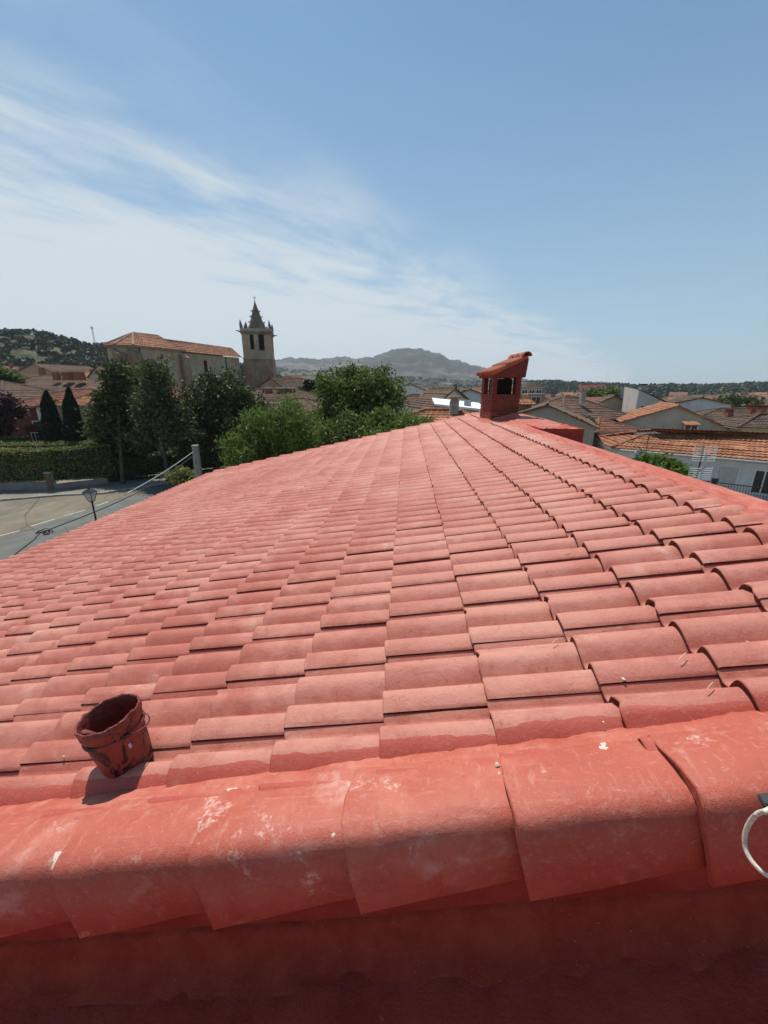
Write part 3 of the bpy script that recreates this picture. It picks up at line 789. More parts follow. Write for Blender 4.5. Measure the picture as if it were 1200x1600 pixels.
# grit, straw and droppings lying on the roof
g = random.Random(4); mb = MB()
def on_roof(x, y, off=.0):
    d = ray(x, y); n = Vector((-math.sin(SLOPE), 0, math.cos(SLOPE))); p0 = OR+n*off-Vector((0, 0, CAMZ)); t = p0.dot(n)/d.dot(n)
    return Vector((0, 0, CAMZ))+d*t
def pebble(c, r):
    n = len(mb.v); ph = g.random()*9
    for (k, z) in ((0, -1), (1, -.4), (1, .4), (0, 1)):
        if k == 0: mb.v.append((c.x, c.y, c.z+z*r*.7))
        else:
            for j in range(6):
                a = j*math.pi/3+ph; rr = r*g.uniform(.7, 1.2); mb.v.append((c.x+rr*math.cos(a), c.y+rr*math.sin(a), c.z+z*r*.6))
    for j in range(6):
        k = (j+1) % 6; mb.f += [(n, n+1+k, n+1+j), (n+1+j, n+1+k, n+7+k, n+7+j), (n+7+j, n+7+k, n+13)]
for (x, y, r) in ((1003,1202,.0045),(1013,1213,.004),(1016,1222,.0035),(1063,1223,.0045),(885,1235,.004),(780,1208,.0045),(777,1195,.006),(1018,1166,.007),(1027,1160,.006),(868,1280,.003),(820,1133,.004),(826,1138,.005),(1168,1003,.006),(1165,1008,.005),(975,1061,.006),(943,1128,.0035),(99,1182,.004),(124,1288,.004)):
    pebble(on_roof(x, y, .035 if y > 1190 else .012), r)
o = mb.build('roof_grit', plain('grit', (.55,.48,.40), .9, .4, 90)); tag(o, 'loose pale pebbles and mortar crumbs scattered on the painted roof', 'grit', kind='stuff')
mb = MB()
RM = Matrix.Translation(OR)@Matrix.Rotation(-SLOPE, 4, 'Y')
for i in range(420):
    k = g.randrange(-6, 5); r_ = g.randrange(-1, 9); ds = g.random()**1.5*.30 if g.random() < .5 else .33-.06*g.random()
    u = g.choice((.115, .265))+g.gauss(0, .006); s_ = k*TE-.066+.03+ds*.9
    pebble(RM@Vector((s_, (r_+4.57)*TW+u, N0+.030*(1-(s_+.066-k*TE)/TE)+.003)), g.uniform(.0008, .0026))
o = mb.build('channel_dirt', plain('dirt', (.20,.10,.075), .95, .5, 200)); tag(o, 'fine dark grit gathered in the channels between the tile rolls', 'grit', kind='stuff')
mb = MB()
for (a, b) in (((1104,1078),(1114,1066)), ((882,1198),(893,1207)), ((863,1005),(871,998)), ((880,860),(890,856)), ((1061,1030),(1072,1020))):
    p, q = on_roof(*a, .03), on_roof(*b, .034); mb.tube([p, (p+q)/2+Vector((0, 0, .003)), q], .0012, 5)
o = mb.build('straw', plain('straw', (.62,.52,.30), .8)); tag(o, 'dry straw bits lying on the painted roof', 'straw', kind='stuff')

# ------------------------------------------------------------------ trees
def make_tree(name, label, base, lobes, leaf, mat, n, trunk_r, trunk_top, seed, cat='tree', group=None, clump=.5, asp=.6, droop=None, fill=.45, nclump=None):
    """lobes: list of (centre, radii) ellipsoids in world space"""
    g = np.random.default_rng(seed); base = Vector(base)
    root = empty(name, base); tag(root, label, cat, group)
    vol = np.array([r[0]*r[1]*r[2] for _, r in lobes])**.8; vol = vol/vol.sum()
    nc = nclump or max(30, n//55)
    cs = []
    for (c, r), w in zip(lobes, vol):
        k = max(5, int(nc*w)); d = g.normal(size=(k, 3)); d /= np.linalg.norm(d, axis=1, keepdims=True)
        rad = g.uniform(fill, 1.0, (k, 1))*(1+.16*np.sin(d[:, :1]*5+seed)*np.cos(d[:, 1:2]*4+d[:, 2:]*3)+g.normal(0, .05, (k, 1)))
        cs.append(np.array(c)+d*rad*np.array(r))
    cs = np.concatenate(cs); per = n//len(cs)
    size = g.uniform(.6, 1.25, len(cs))*clump
    off = g.normal(0, .5, (len(cs), per, 3)); off[:, :, 2] *= .75
    if droop is not None: off[:, :, 2] = off[:, :, 2]*1.5-.25*np.abs(off[:, :, 2])
    c = (cs[:, None]+off*size[:, None, None]).reshape(-1, 3)
    c = c[c[:, 2] > base.z+.15]
    v, f = leaf_quads(c, leaf*g.uniform(.6, 1.3, len(c)), g, .4, asp, droop)
    v = v-np.array(base)
    o = bpy.data.objects.new('crown', npmesh('crown', v, f, [mat])); C.objects.link(o); o.parent = root
    mb = MB(); top = Vector(trunk_top)-base
    segs = 7; pts = [top*(i/(segs-1))+Vector((.10*math.sin(i*1.7+seed), .10*math.cos(i*2.1+seed), 0))*(i/(segs-1))*top.length*.12 for i in range(segs)]
    mb.tube(pts, [trunk_r*(1.25-.95*i/(segs-1)) for i in range(segs)], 8)
    idx = g.choice(len(cs), min(16, len(cs)), replace=False)
    for q in idx:
        t = Vector(cs[q])-base; k = g.uniform(.30, .85); a = pts[int(k*(segs-1))]
        if t.z < a.z*.6: continue
        m = a.lerp(t, .5)+Vector((0, 0, .1*(t-a).length)); r0 = trunk_r*(.65-.45*k)
        mb.tube([a, m, t], [r0, r0*.6, r0*.2], 5, False)
    mb.build('trunk', M_BARK, root, True)
    return root
def lobe(x, y, Y, rx, ry=None, rz=None): return (at(x, y, Y), (rx, ry or rx, rz or rx))
# three dark pavement trees in front of the church
make_tree('street_tree', 'dark slender leafy street tree nearest the cypresses', atz(192, 757, .1), [lobe(182,585,36,1.15,1.1,1.5), lobe(178,625,36,1.9,1.6,1.6), lobe(183,665,36,2.3,1.9,1.8), lobe(192,700,36,1.9,1.7,1.3)], .16, LF_DARK, 15000, .15, at(182,585,36), 1, clump=.75, group='dark trees along the pavement')
make_tree('street_tree', 'grey-green street tree with bare trunk showing above the pavement', atz(262, 752, .1), [lobe(245,592,35,1.3,1.2,1.7), lobe(243,635,35,2.0,1.7,1.6), lobe(262,665,35,2.6,2,1.6), lobe(228,680,35,1.6,1.5,1.2)], .15, LF_GREY, 14000, .14, at(246,590,35), 2, clump=.75, group='dark trees along the pavement')
make_tree('street_tree', 'broad dark round crowned tree right of the bare trunked one', at(340,760,39), [lobe(345,612,39,2.6,2.2,1.8), lobe(325,645,38.5,3.1,2.4,2.3), lobe(375,645,39,2.8,2.4,2.4), lobe(345,690,38,3.3,2.5,2.2), lobe(300,690,38,2.2,2,1.8)], .16, LF_DARK, 26000, .22, at(345,600,39), 3, clump=.8, group='dark trees along the pavement')
# brighter garden trees right behind the far eave
make_tree('garden_tree', 'bright yellow-green drooping bushy tree behind the left roof edge', Vector((-6.6, 21.5, 0)), [lobe(450,650,21,1.1,1,.9), lobe(418,672,21.5,1.5,1.3,1.1), lobe(462,680,21,1.6,1.4,1.2), lobe(385,692,21.5,1.2,1.1,.9), lobe(490,690,21,1.2,1.1,1), lobe(410,712,21,1.5,1.3,1), lobe(372,712,21.5,.8,.8,.7)], .13, LF_LIGHT, 17000, .12, at(445,660,21.3), 4, clump=.55, asp=.26, droop=np.array([0,0,-.7]))
make_tree('garden_tree', 'tall dense green tree between the church and the chimney', at(565,735,29), [lobe(560,598,29,2.3,2,1.3), lobe(530,610,29,1.5,1.4,1.4), lobe(598,615,29,1.6,1.5,1.6), lobe(560,640,28.7,3.0,2.2,1.9), lobe(520,655,28.7,1.5,1.4,1.5), lobe(600,655,28.7,1.6,1.5,1.5)], .15, LF_MID, 24000, .2, at(560,600,29), 5, clump=.6, asp=.4)
make_tree('garden_tree', 'low blue-green leafy tree leaning along the far roof edge', Vector((-1.2, 17.2, 0)), [lobe(600,668,17,1.1,1,.75), lobe(640,668,17,.85,.8,.55), lobe(560,675,17.3,1.2,1.1,.8), lobe(530,690,17.3,.9,.9,.7), lobe(615,685,17,1.2,1,.7), lobe(655,672,17,.6,.6,.4)], .11, LF_MID, 14000, .1, at(600,665,17), 6, clump=.45, asp=.35)
make_tree('garden_tree', 'small light green shrub top peeping over the far verge', Vector((.4, 14.6, 0)), [lobe(622,678,14.5,.6,.6,.4), lobe(650,672,14.5,.55,.5,.35), lobe(598,688,14.5,.5,.5,.35)], .085, LF_LIGHT, 5000, .07, at(625,678,14.5), 16, clump=.3, asp=.35)
make_tree('conifer', 'small dark conifer standing before the white far houses', at(488,640,75), [lobe(489,600,75,1.2,1.2,1.2), lobe(488,608,75,1.9,1.9,1.2), lobe(488,618,75,2.5,2.5,1.3)], .3, LF_CYP, 4000, .15, at(489,594,75), 7, clump=.7)
make_tree('garden_tree', 'pale airy tree beside the small dark conifer', at(506,640,70), [lobe(506,598,70,1.6,1.5,1.2), lobe(508,612,70,2.0,1.8,1.5)], .3, LF_MID, 2600, .12, at(506,598,70), 17, clump=.8)
make_tree('small_bush', 'small bush growing at the foot of the concrete pole', at(283,760,24.5), [lobe(283,743,24.5,.75,.7,.5), lobe(292,748,24.5,.6,.6,.4)], .1, LF_HEDGE, 2500, .04, at(284,742,24.5), 18, 'bush', clump=.35)
make_tree('purple_tree', 'dark purple-leaved tree cut by the left picture edge', at(2,725,41), [lobe(3,635,41,1.7,1.5,1.5), lobe(-4,660,41,2.0,1.6,1.6)], .2, LF_PURP, 5000, .14, at(2,630,41), 8, clump=.7)
make_tree('garden_tree', 'green round tree top before the far left roofs', at(8,640,72), [lobe(6,590,72,3.0,2.6,1.4), lobe(-12,588,72,3,2.6,1.5)], .35, LF_MID, 4000, .2, at(8,588,72), 9, clump=1)
make_tree('garden_tree', 'green tree clump before the far long red roofed hall', at(946,650,115), [lobe(935,624,115,4.5,4,2.6), lobe(958,622,115,4.2,4,2.6), lobe(918,626,115,3.0,3,2)], .5, LF_MID, 5000, .3, at(946,620,115), 10, clump=1.4)
make_tree('garden_tree', 'dark tree clump behind the white gable at the right', at(1155,650,100), [lobe(1150,634,100,4.2,4,2.2), lobe(1168,638,100,3.4,3,1.8), lobe(1135,636,100,2.6,3,1.6)], .5, LF_DARK, 5000, .3, at(1155,630,100), 12, clump=1.4)
make_tree('climber_bush', 'green climbing bush above the ridge edge by the aerials', Vector((6.6, 12.6, -2)), [(at(1030,730,12.6), (.62,.5,.22)), (at(1012,722,12.8), (.35,.3,.2)), (at(1050,738,12.5), (.4,.35,.18))], .07, LF_LIGHT, 3800, .05, at(1030,732,12.6), 13, 'bush', clump=.22)
make_tree('low_bush', 'small shadowed bush between the houses right of the slab', at(905,690,42), [lobe(908,668,42,1.2,1.1,.9), lobe(898,676,42,1.0,1,.8)], .2, LF_DARK, 2000, .1, at(905,665,42), 14, 'bush', clump=.5)
make_tree('garden_tree', 'leafy green top seen between church apse and street trees', at(215,640,50), [lobe(212,590,50,2.4,2.2,1.3), lobe(232,596,50,2,2,1.2)], .22, LF_MID, 4500, .2, at(215,588,50), 15, clump=.8)

def cypress(label, x, yt, yb, Y, w, seed):
    b = at(x+8, yb, Y); b.z = 0; t = at(x, yt, Y); root = empty('cypress_tree', b); tag(root, label, 'cypress', 'pair of cypresses by the red house')
    g = np.random.default_rng(seed); n = 9000; h = g.random(n)**.85; ax = 1-h
    r = w*np.clip(np.minimum(1.25*ax**.62, .55+.5*np.minimum(1, h*5)), 0, 1)*np.sqrt(g.uniform(.55, 1, n))*(1+.10*np.sin(h*23+seed))
    a = g.uniform(0, 2*np.pi, n); r = r*(1+.13*np.sin(a*3+h*7+seed))
    H = t.z; c = np.stack([r*np.cos(a)+(t.x-b.x)*h, r*np.sin(a), .25+h*(H-.25)], 1)
    v, f = leaf_quads(c, g.uniform(.08, .17, n), g, 0, .4, np.array([0, 0, .9]))
    o = bpy.data.objects.new('crown', npmesh('crown', v, f, [LF_CYP])); C.objects.link(o); o.parent = root
    MB().tube([(0, 0, 0), ((t.x-b.x)*.5, 0, H*.5), ((t.x-b.x)*.95, 0, H*.95)], [.16, .1, .02], 7).build('trunk', M_BARK, root, True)
cypress('dark blunt-topped cypress, the shorter one beside the red house', 72, 611, 705, 38, 1.25, 1)
cypress('dark pointed cypress standing before the white house window', 107, 606, 708, 38, 1.2, 2)

# hedges, low wall and fence along the pavement
def hedge(name, label, path, w, z0, z1, leaf, n, mat, seed):
    g = np.random.default_rng(seed); path = [Vector(p) for p in path]; root = empty(name, path[0]); tag(root, label, 'hedge')
    L_ = [(path[i+1]-path[i]).length for i in range(len(path)-1)]; tot = sum(L_); pts = []; core = MB()
    for i in range(len(path)-1):
        a, b = path[i], path[i+1]; t = (b-a).normalized(); nn = Vector((-t.y, t.x, 0)); k = int(n*L_[i]/tot)
        s = g.random(k)*(1+.9/L_[i])-.45/L_[i]; q = g.random(k); side = g.random(k)
        top = side < w/(w+2*(z1-z0))*1.3
        u = np.where(top, g.uniform(-.5, .5, k)*w, np.where(g.random(k) < .5, -.5, .5)*w)+g.normal(0, .05, k)
        wob = np.array([.12*fbm(x*L_[i]*.8, i, seed) + .05*fbm(x*L_[i]*3, i, 4) for x in s])
        z = np.where(top, z1+g.normal(0, .05, k), z0+(z1-z0)*q)+wob*np.where(top, 1, .4); u = u*(1+wob*.5)
        pts.append(np.array([[a.x, a.y, 0]])+s[:, None]*np.array([[b.x-a.x, b.y-a.y, 0]])+u[:, None]*np.array([[nn.x, nn.y, 0]])+np.stack([0*z, 0*z, z], 1))
        m = nn*(w/2-.12); zz = lambda v, h: Vector((v.x, v.y, h))
        a, b = a-t*.35, b+t*.35; A = [zz(a-m, z0+.1), zz(b-m, z0+.1), zz(b+m, z0+.1), zz(a+m, z0+.1)]; B = [zz(p, z1-.14) for p in A]
        core.poly(B)
        for e in range(4): core.poly([A[e], A[(e+1) % 4], B[(e+1) % 4], B[e]])
    c = np.concatenate(pts)-np.array(path[0]); v, f = leaf_quads(c, leaf*g.uniform(.6, 1.3, len(c)), g)
    o = bpy.data.objects.new('foliage', npmesh('foliage', v, f, [mat])); C.objects.link(o); o.parent = root
    o = core.build('branches', LF_CYP, root); o.location = -path[0]
wl = [Vector((-46,29.2,0)), Vector((-33.6,30.6,0)), Vector((-29.6,31.2,0)), Vector((-26.8,33.7,0)), Vector((-22.4,38.0,0)), Vector((-17,42.5,0))]
off = lambda d: [p+Vector((-.25, .97, 0))*d for p in wl]
hedge('front_hedge', 'clipped green hedge above the low wall along the pavement', off(.55)[:4], 1.3, .8, 3.45, .085, 17000, LF_HEDGE, 1)
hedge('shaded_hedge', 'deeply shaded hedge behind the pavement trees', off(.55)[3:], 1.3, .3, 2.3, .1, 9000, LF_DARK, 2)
hedge('back_hedge', 'second clipped hedge behind the front one, nearer the cypresses', [Vector((-50,35.5,0)), Vector((-36,35.6,0)), Vector((-30,37.2,0)), Vector((-25.8,39.5,0))], 1.6, .6, 3.35, .09, 12000, LF_HEDGE, 3)
hedge('garden_hedge', 'short hedge stub by the red house wall', [Vector((-52,41.2,0)), Vector((-41.2,40.8,0))], 1.1, .4, 3.35, .1, 5000, LF_MID, 4)
low = empty('low_wall', wl[0]); tag(low, 'low grey rendered wall under the front hedge with wire fence', 'wall')
mb = MB()
for i in range(3):
    a, b = wl[i], wl[i+1]; t = (b-a).normalized(); n = Vector((-t.y, t.x, 0))*.12; u = Vector((0, 0, 1.0-.22*i))
    A = [a-n, b-n, b+n, a+n]; B = [q+u for q in A]; mb.poly(B)
    for e in range(4): mb.poly([A[e], A[(e+1) % 4], B[(e+1) % 4], B[e]])
o = mb.build('wall', M_WALLC, low); o.location = -wl[0]
mb = MB()
for i in range(2):
    a, b = wl[i], wl[i+1]; Lg = (b-a).length; k = int(Lg/.16); z0 = 1.0-.22*i
    for j in range(k): p = a.lerp(b, j/k); mb.box(p.x-.012, p.x+.012, p.y-.012, p.y+.012, z0, z0+.62)
    mb.tube([a+Vector((0, 0, z0+.58)), b+Vector((0, 0, z0+.58))], .016, 5)
o = mb.build('wire_fence', M_IRON, low, kind='stuff'); o.location = -wl[0]
p = wl[2]+Vector((-.15, -.12, 0))
M_PIER = brick_mat('pier_brick', (.17, .085, .06), (.24, .125, .09)); pr = empty('brick_pier', p); tag(pr, 'red brick gate pier at the end of the low wall', 'pier')
MB().box(-.22, .22, -.22, .22, 0, 1.55).build('shaft', M_CONC, pr); MB().box(-.28, .28, -.28, .28, 1.55, 1.65).build('cap', M_CONC, pr)
for i in range(24):
    z = .04+i*.063
    if z+.055 > 1.55: break
    for (x0, x1) in ((-.228, -.01), (.01, .228)) if i % 2 else ((-.228, -.10), (-.09, .09), (.10, .228)):
        MB().box(x0, x1, -.232, -.15, z, z+.052).build('brick', M_PIER, pr)

# street lamp, concrete pole and cable
b = at(150, 812, 15.2); lp = empty('street_lamp', (b.x, b.y, 0)); tag(lp, 'old style black street lantern on a post beside the road', 'street lamp')
ht = at(142, 775, 15.2).z
dx = (at(141, 775, 15.2).x-b.x); lp.rotation_euler = (0, 0, 0)
MB().lathe([(.13, 0), (.13, .05), (.085, .12), (.075, .5), (.05, .62), (.042, 1.2), (.034, ht-.30), (.055, ht-.27), (.055, ht-.24), (.02, ht-.22)], seg=12).build('post', M_IRON, lp, True)
mb = MB(); z0, z1 = ht-.22, ht+.16
for sx in (-1, 1):
    for sy in (-1, 1): mb.tube([(sx*.075, sy*.075, z0), (sx*.17, sy*.17, z1)], .012, 5)
mb.box(-.085, .085, -.085, .085, z0-.015, z0); mb.box(-.19, .19, -.19, .19, z1, z1+.02)
mb.build('lantern_frame', M_IRON, lp)
GL_ = Mat('lantern_glass', .2, .5); GL_.b.inputs['Base Color'].default_value = (.55, .56, .54, 1); GL_.b.inputs['Alpha'].default_value = .55
mb = MB()
for k in range(4):
    c, s = [(1, 1), (-1, 1), (-1, -1), (1, -1)][k], [(1, 1), (-1, 1), (-1, -1), (1, -1)][(k+1) % 4]
    mb.poly([(c[0]*.07, c[1]*.07, z0), (s[0]*.07, s[1]*.07, z0), (s[0]*.163, s[1]*.163, z1), (c[0]*.163, c[1]*.163, z1)])
mb.build('lantern_glass', GL_.m, lp)
mb = MB(); n = 0
mb.v = [(-.20,-.20,z1+.02),(.20,-.20,z1+.02),(.20,.20,z1+.02),(-.20,.20,z1+.02),(-.07,-.07,z1+.14),(.07,-.07,z1+.14),(.07,.07,z1+.14),(-.07,.07,z1+.14)]
mb.f = [(0,1,5,4),(1,2,6,5),(2,3,7,6),(3,0,4,7),(4,5,6,7)]
mb.lathe([(.05, z1+.14), (.05, z1+.19), (.025, z1+.21), (.03, z1+.24), (.0, z1+.27)], seg=8)
mb.build('lantern_roof', M_IRON, lp)
pt = at(305, 697, 19.5); pl = empty('concrete_pole', (pt.x-.15, pt.y, 0)); tag(pl, 'weathered concrete utility pole just behind the left roof edge', 'pole')
mb = MB(); w0, w1 = .20, .135
for s_ in (0,): mb.v += [(-w0,-w0*.8,0),(w0,-w0*.8,0),(w0,w0*.8,0),(-w0,w0*.8,0),(-w1+.15,-w1*.8,pt.z),(w1+.15,-w1*.8,pt.z),(w1+.15,w1*.8,pt.z),(-w1+.15,w1*.8,pt.z)]; mb.f += [(0,1,5,4),(1,2,6,5),(2,3,7,6),(3,0,4,7),(4,5,6,7)]
mb.build('shaft', M_CONC, pl, bevel=.025)
MB().box(.15-.155, .15+.155, -.125, .125, pt.z-.02, pt.z+.05).build('cap', M_CONC, pl, bevel=.02)
MB().box(.10, .17, -.165, -.10, .2, pt.z-.25).build('rib', M_CONC, pl, bevel=.01)
A, B = at(302, 712, 19.3), at(62, 833, 8.9); E_ = at(15, 868, 7.2)
cb = empty('overhead_cable', A); tag(cb, 'sagging overhead cable from the concrete pole down to the left', 'cable')
pts = [A.lerp(B, i/16)+Vector((0, 0, -.30*math.sin(math.pi*i/16))) for i in range(17)]+[B.lerp(E_, i/4)+Vector((0, 0, -.05)) for i in range(1, 5)]
MB().tube([p-A for p in pts], .016, 6).build('cable', M_IRON, cb, True)
mb = MB(); g = random.Random(3)
for k in range(6):
    ph = g.random()*6; rr = g.uniform(.05, .12); cc = B-A+Vector((g.uniform(-.15, .28), g.uniform(-.1, .1), g.uniform(-.04, .05)))
    mb.tube([cc+Vector((rr*1.6*math.cos(ph+i*.6), rr*math.sin(ph+i*.6)*.6, rr*.5*math.sin(ph+i*.9))) for i in range(11)], .009, 5)
mb.build('cable_tangle', M_IRON, cb, True)
A2 = at(302, 706, 19.3); B2 = at(120, 800, 12.5)
MB().tube([(A2-A).lerp(B-A, i/16)+Vector((0, 0, -.22*math.sin(math.pi*i/16))) for i in range(11)], .02, 6).build('cable', M_GALV, cb, True)

# ------------------------------------------------------------------ buildings
def V3(p): return Vector(p)
def tile_face(mb, A, B, C_, D, row=.40, pitch=.26, th=.075, amp=.035, rg=random.Random(5)):
    """a corrugated, stepped tiled slope: eave A>B, top D>C"""
    A, B, C_, D = V3(A), V3(B), V3(C_), V3(D)
    u = (B-A).normalized(); nrm = u.cross((D+C_)/2-(A+B)/2).normalized()
    if nrm.z < 0: nrm = -nrm
    v = nrm.cross(u)
    if v.dot((D+C_)/2-A) < 0: v = -v
    H = max((D-A).dot(v), .01); rows = max(2, int(round(H/row)))
    uD, uC, uB = (D-A).dot(u), (C_-A).dot(u), (B-A).dot(u)
    st = pitch/4
    th0 = th
    for r in range(rows):
        th = th0*rg.uniform(.55, 1.35)
        t0, t1 = r/rows, (r+1)/rows+.02
        l0, r0 = uD*t0, uB+(uC-uB)*t0
        l1, r1 = uD*min(t1, 1), uB+(uC-uB)*min(t1, 1)
        k = max(2, int((max(r0, r1)-min(l0, l1))/st)+1); n = len(mb.v)
        for i in range(k+1):
            f = i/k
            a, b = l0+(r0-l0)*f, l1+(r1-l1)*f
            for (uu, tt, h) in ((a, t0, -.02), (a, t0, th), (b, t1, .012)):
                z = h+amp*(.5+.5*math.cos(2*math.pi*uu/pitch)) if h > -.01 else h
                mb.v.append(tuple(A+u*uu+v*(H*tt)+nrm*z))
        for i in range(k):
            q = n+i*3; mb.f += [(q, q+3, q+4, q+1), (q+1, q+4, q+5, q+2)]
def flat_face(mb, A, B, C_, D, th=.07):
    A, B, C_, D = V3(A), V3(B), V3(C_), V3(D); nrm = (B-A).cross(D-A).normalized()
    if nrm.z < 0: nrm = -nrm
    lo = [A, B, C_, D] if (C_-D).length > .01 else [A, B, C_]; hi = [p+nrm*th for p in lo]; mb.poly(hi)
    for i in range(len(lo)): k = (i+1) % len(lo); mb.poly([lo[i], lo[k], hi[k], hi[i]])
def opening(root, a, b, s, z0, w, h, blind=False, base=None, frame=None):
    """a window on the wall line a>b (world xy), s metres from a, sill height z0 (world)"""
    a, b = V3(a), V3(b); a.z = b.z = 0; t = (b-a).normalized(); n = Vector((t.y, -t.x, 0))
    o = root.location; p = a+t*s-Vector((o.x, o.y, o.z)); p.z = z0-o.z
    M = Matrix(((t.x, -n.x, 0, p.x), (t.y, -n.y, 0, p.y), (0, 0, 1, p.z), (0, 0, 0, 1)))
    fw = max(.05, min(.09, w*.08)); mb = MB()
    mb.box(-w/2-fw, -w/2, -.05, .02, -fw, h+fw, M); mb.box(w/2, w/2+fw, -.05, .02, -fw, h+fw, M); mb.box(-w/2, w/2, -.05, .02, h, h+fw, M); mb.box(-w/2-.06, w/2+.06, -.10, .02, -fw-.03, -.0, M)
    if not blind and w > .7: mb.box(-.03, .03, -.035, .02, 0, h, M)
    f = mb.build('window', frame or M_WFRAME, root)
    if blind:
        mb = MB()
        for k in range(int(h/.09)): mb.box(-w/2, w/2, -.03-.012*(k % 2), .01, k*.09, k*.09+.088, M)
        mb.build('roller_blind', M_SHUT, f)
    else: MB().box(-w/2, w/2, -.012, .012, 0, h, M).build('pane', M_GLASS, f)
    return f
def chimney_part(root, p, w=.5, h=.9, mat=None, capm=None, parent=None):
    o = root.location; p = V3(p)-o
    mb = MB().box(p.x-w/2, p.x+w/2, p.y-w/2, p.y+w/2, p.z-.8, p.z+h)
    c = mb.build('chimney', mat or S['brick'], root)
    MB().box(p.x-w/2-.08, p.x+w/2+.08, p.y-w/2-.08, p.y+w/2+.08, p.z+h+.12, p.z+h+.20).box(p.x-w/2+.05, p.x+w/2-.05, p.y-w/2+.05, p.y+w/2-.05, p.z+h, p.z+h+.12).build('chimney_cap', capm or M_CONC, c)
def finish(name, label, cat, group, loc): 
    r = empty(name, loc); return tag(r, label, cat, group)
def gable_house(label, GL, GR, A, B, wall, roofm, tiled=True, over=.35, side=.30, group=None, cat='house', name='house', zb=None, gable=None, row=.4, pitch=.26, amp=.035):
    """gable wall from GL to GR (eave points) with apex A, the house runs back by vector B"""
    GL, GR, A, B = V3(GL), V3(GR), V3(A), V3(B); c = (GL+GR)/2+B/2; g0 = gz(c.x, c.y)-.5 if zb is None else zb
    root = finish(name, label, cat, group, (c.x, c.y, g0)); o = root.location
    lo = lambda p: Vector((p.x, p.y, g0))
    w = MB()
    F = [lo(GL), lo(GR), GR, A, GL]; K = [p+B if p.z > g0+.01 else p+Vector((B.x, B.y, 0)) for p in F]
    w.poly([p-o for p in F]); w.poly([p-o for p in K][::-1])
    w.poly([p-o for p in (F[0], F[4], K[4], K[0])]); w.poly([p-o for p in (F[1], K[1], K[2], F[2])])
    w.build('wall', wall, root)
    bn = B.normalized(); front = -bn*side
    rf = MB(); fn = tile_face if tiled else flat_face
    for E in (GL, GR):
        d = (E-A).normalized(); e = E+d*over; args = (e+front-o, e+B+bn*side-o, A+B+bn*side-o, A+front-o)
        up = Vector((0, 0, .06))
        if tiled: tile_face(rf, *[q+up for q in args], row=row, pitch=pitch, amp=amp)
        else: flat_face(rf, *[q+up for q in args])
    rr = rf.build('roof', roofm, root)
    for E in (GL, GR):
        d = (E-A).normalized(); e = E+d*over
        for q in (front, B+bn*side):
            ed = MB(); flat_face(ed, e+q*1.02-o+Vector((0,0,-.03)), e+q*.9-o+Vector((0,0,-.03)), A+q*.9-o+Vector((0,0,-.03)), A+q*1.02-o+Vector((0,0,-.03)), .14); ed.build('verge', roofm, rr)
    rd = MB(); rd.tube([A+front*1.1-o+Vector((0, 0, .11)), A+B+bn*side*1.1-o+Vector((0, 0, .11))], .12, 8); rd.build('ridge', roofm, rr)
    return root
def hip_house(label, corners, ridge, wall, roofm, over=.45, tiled=True, group=None, cat='house', name='house', zb=None, row=.4, pitch=.26, amp=.035, thin=True):
    """corners: 4 eave points in order (front-left, front-right, back-right, back-left); ridge: left and right end"""
    cn = [V3(p) for p in corners]; R1, R2 = V3(ridge[0]), V3(ridge[1]); c = sum(cn, Vector())/4; g0 = gz(c.x, c.y)-.5 if zb is None else zb
    root = finish(name, label, cat, group, (c.x, c.y, g0)); o = root.location
    w = MB()
    for i in range(4):
        a, b = cn[i], cn[(i+1) % 4]; w.poly([Vector((a.x, a.y, g0))-o, Vector((b.x, b.y, g0))-o, b-o, a-o])
    w.build('wall', wall, root)
    E = []
    for p in cn:
        d = Vector((p.x-c.x, p.y-c.y, 0)).normalized()*over*1.35; E.append(p+d-Vector((0, 0, .10)))
    rf = MB(); up = Vector((0, 0, .05)); F = [q-o+up for q in E]; r1, r2 = R1-o+up, R2-o+up
    for (a, b, c2, d2) in ((F[0], F[1], r2, r1), (F[1], F[2], r2, r2), (F[2], F[3], r1, r2), (F[3], F[0], r1, r1)):
        if tiled: tile_face(rf, a, b, c2, d2, row=row, pitch=pitch, amp=amp)
        else: flat_face(rf, a, b, c2, d2)
    rr = rf.build('roof', roofm, root)
    rd = MB()
    for a, b in ((F[0], r1), (F[3], r1), (F[1], r2), (F[2], r2), (r1, r2)): rd.tube([a+Vector((0, 0, .06)), b+Vector((0, 0, .06))], .11, 8)
    rd.build('ridge', roofm, rr)
    sf = MB().poly([q-o+Vector((0, 0, -.03)) for q in E]); sf.build('soffit', wall, root)
    ed = MB()
    for i in range(4):
        a, b = E[i]-o, E[(i+1) % 4]-o; ed.poly([a+Vector((0,0,-.04)), b+Vector((0,0,-.04)), b+Vector((0,0,.07)), a+Vector((0,0,.07))])
    ed.build('eave_board', M_CONC, rr)
    return root
def rect(cx, cy, w, d, rz, z):
    c, s = math.cos(rz), math.sin(rz)
    return [Vector((cx+x*c-y*s, cy+x*s+y*c, z)) for x, y in ((-w/2, -d/2), (w/2, -d/2), (w/2, d/2), (-w/2, d/2))]
def hip_rect(label, px, py, Y, w, d, rz, rise, wall, roofm, **kw):
    """ridge centre at image (px, py) and distance Y"""
    r = at(px, py, Y); cn = rect(r.x, r.y, w, d, rz, r.z-rise); k = max(0, (w-d)/2)*.98+.05; t = Vector((math.cos(rz), math.sin(rz), 0))
    return hip_house(label, cn, (r-t*k, r+t*k), wall, roofm, **kw), cn

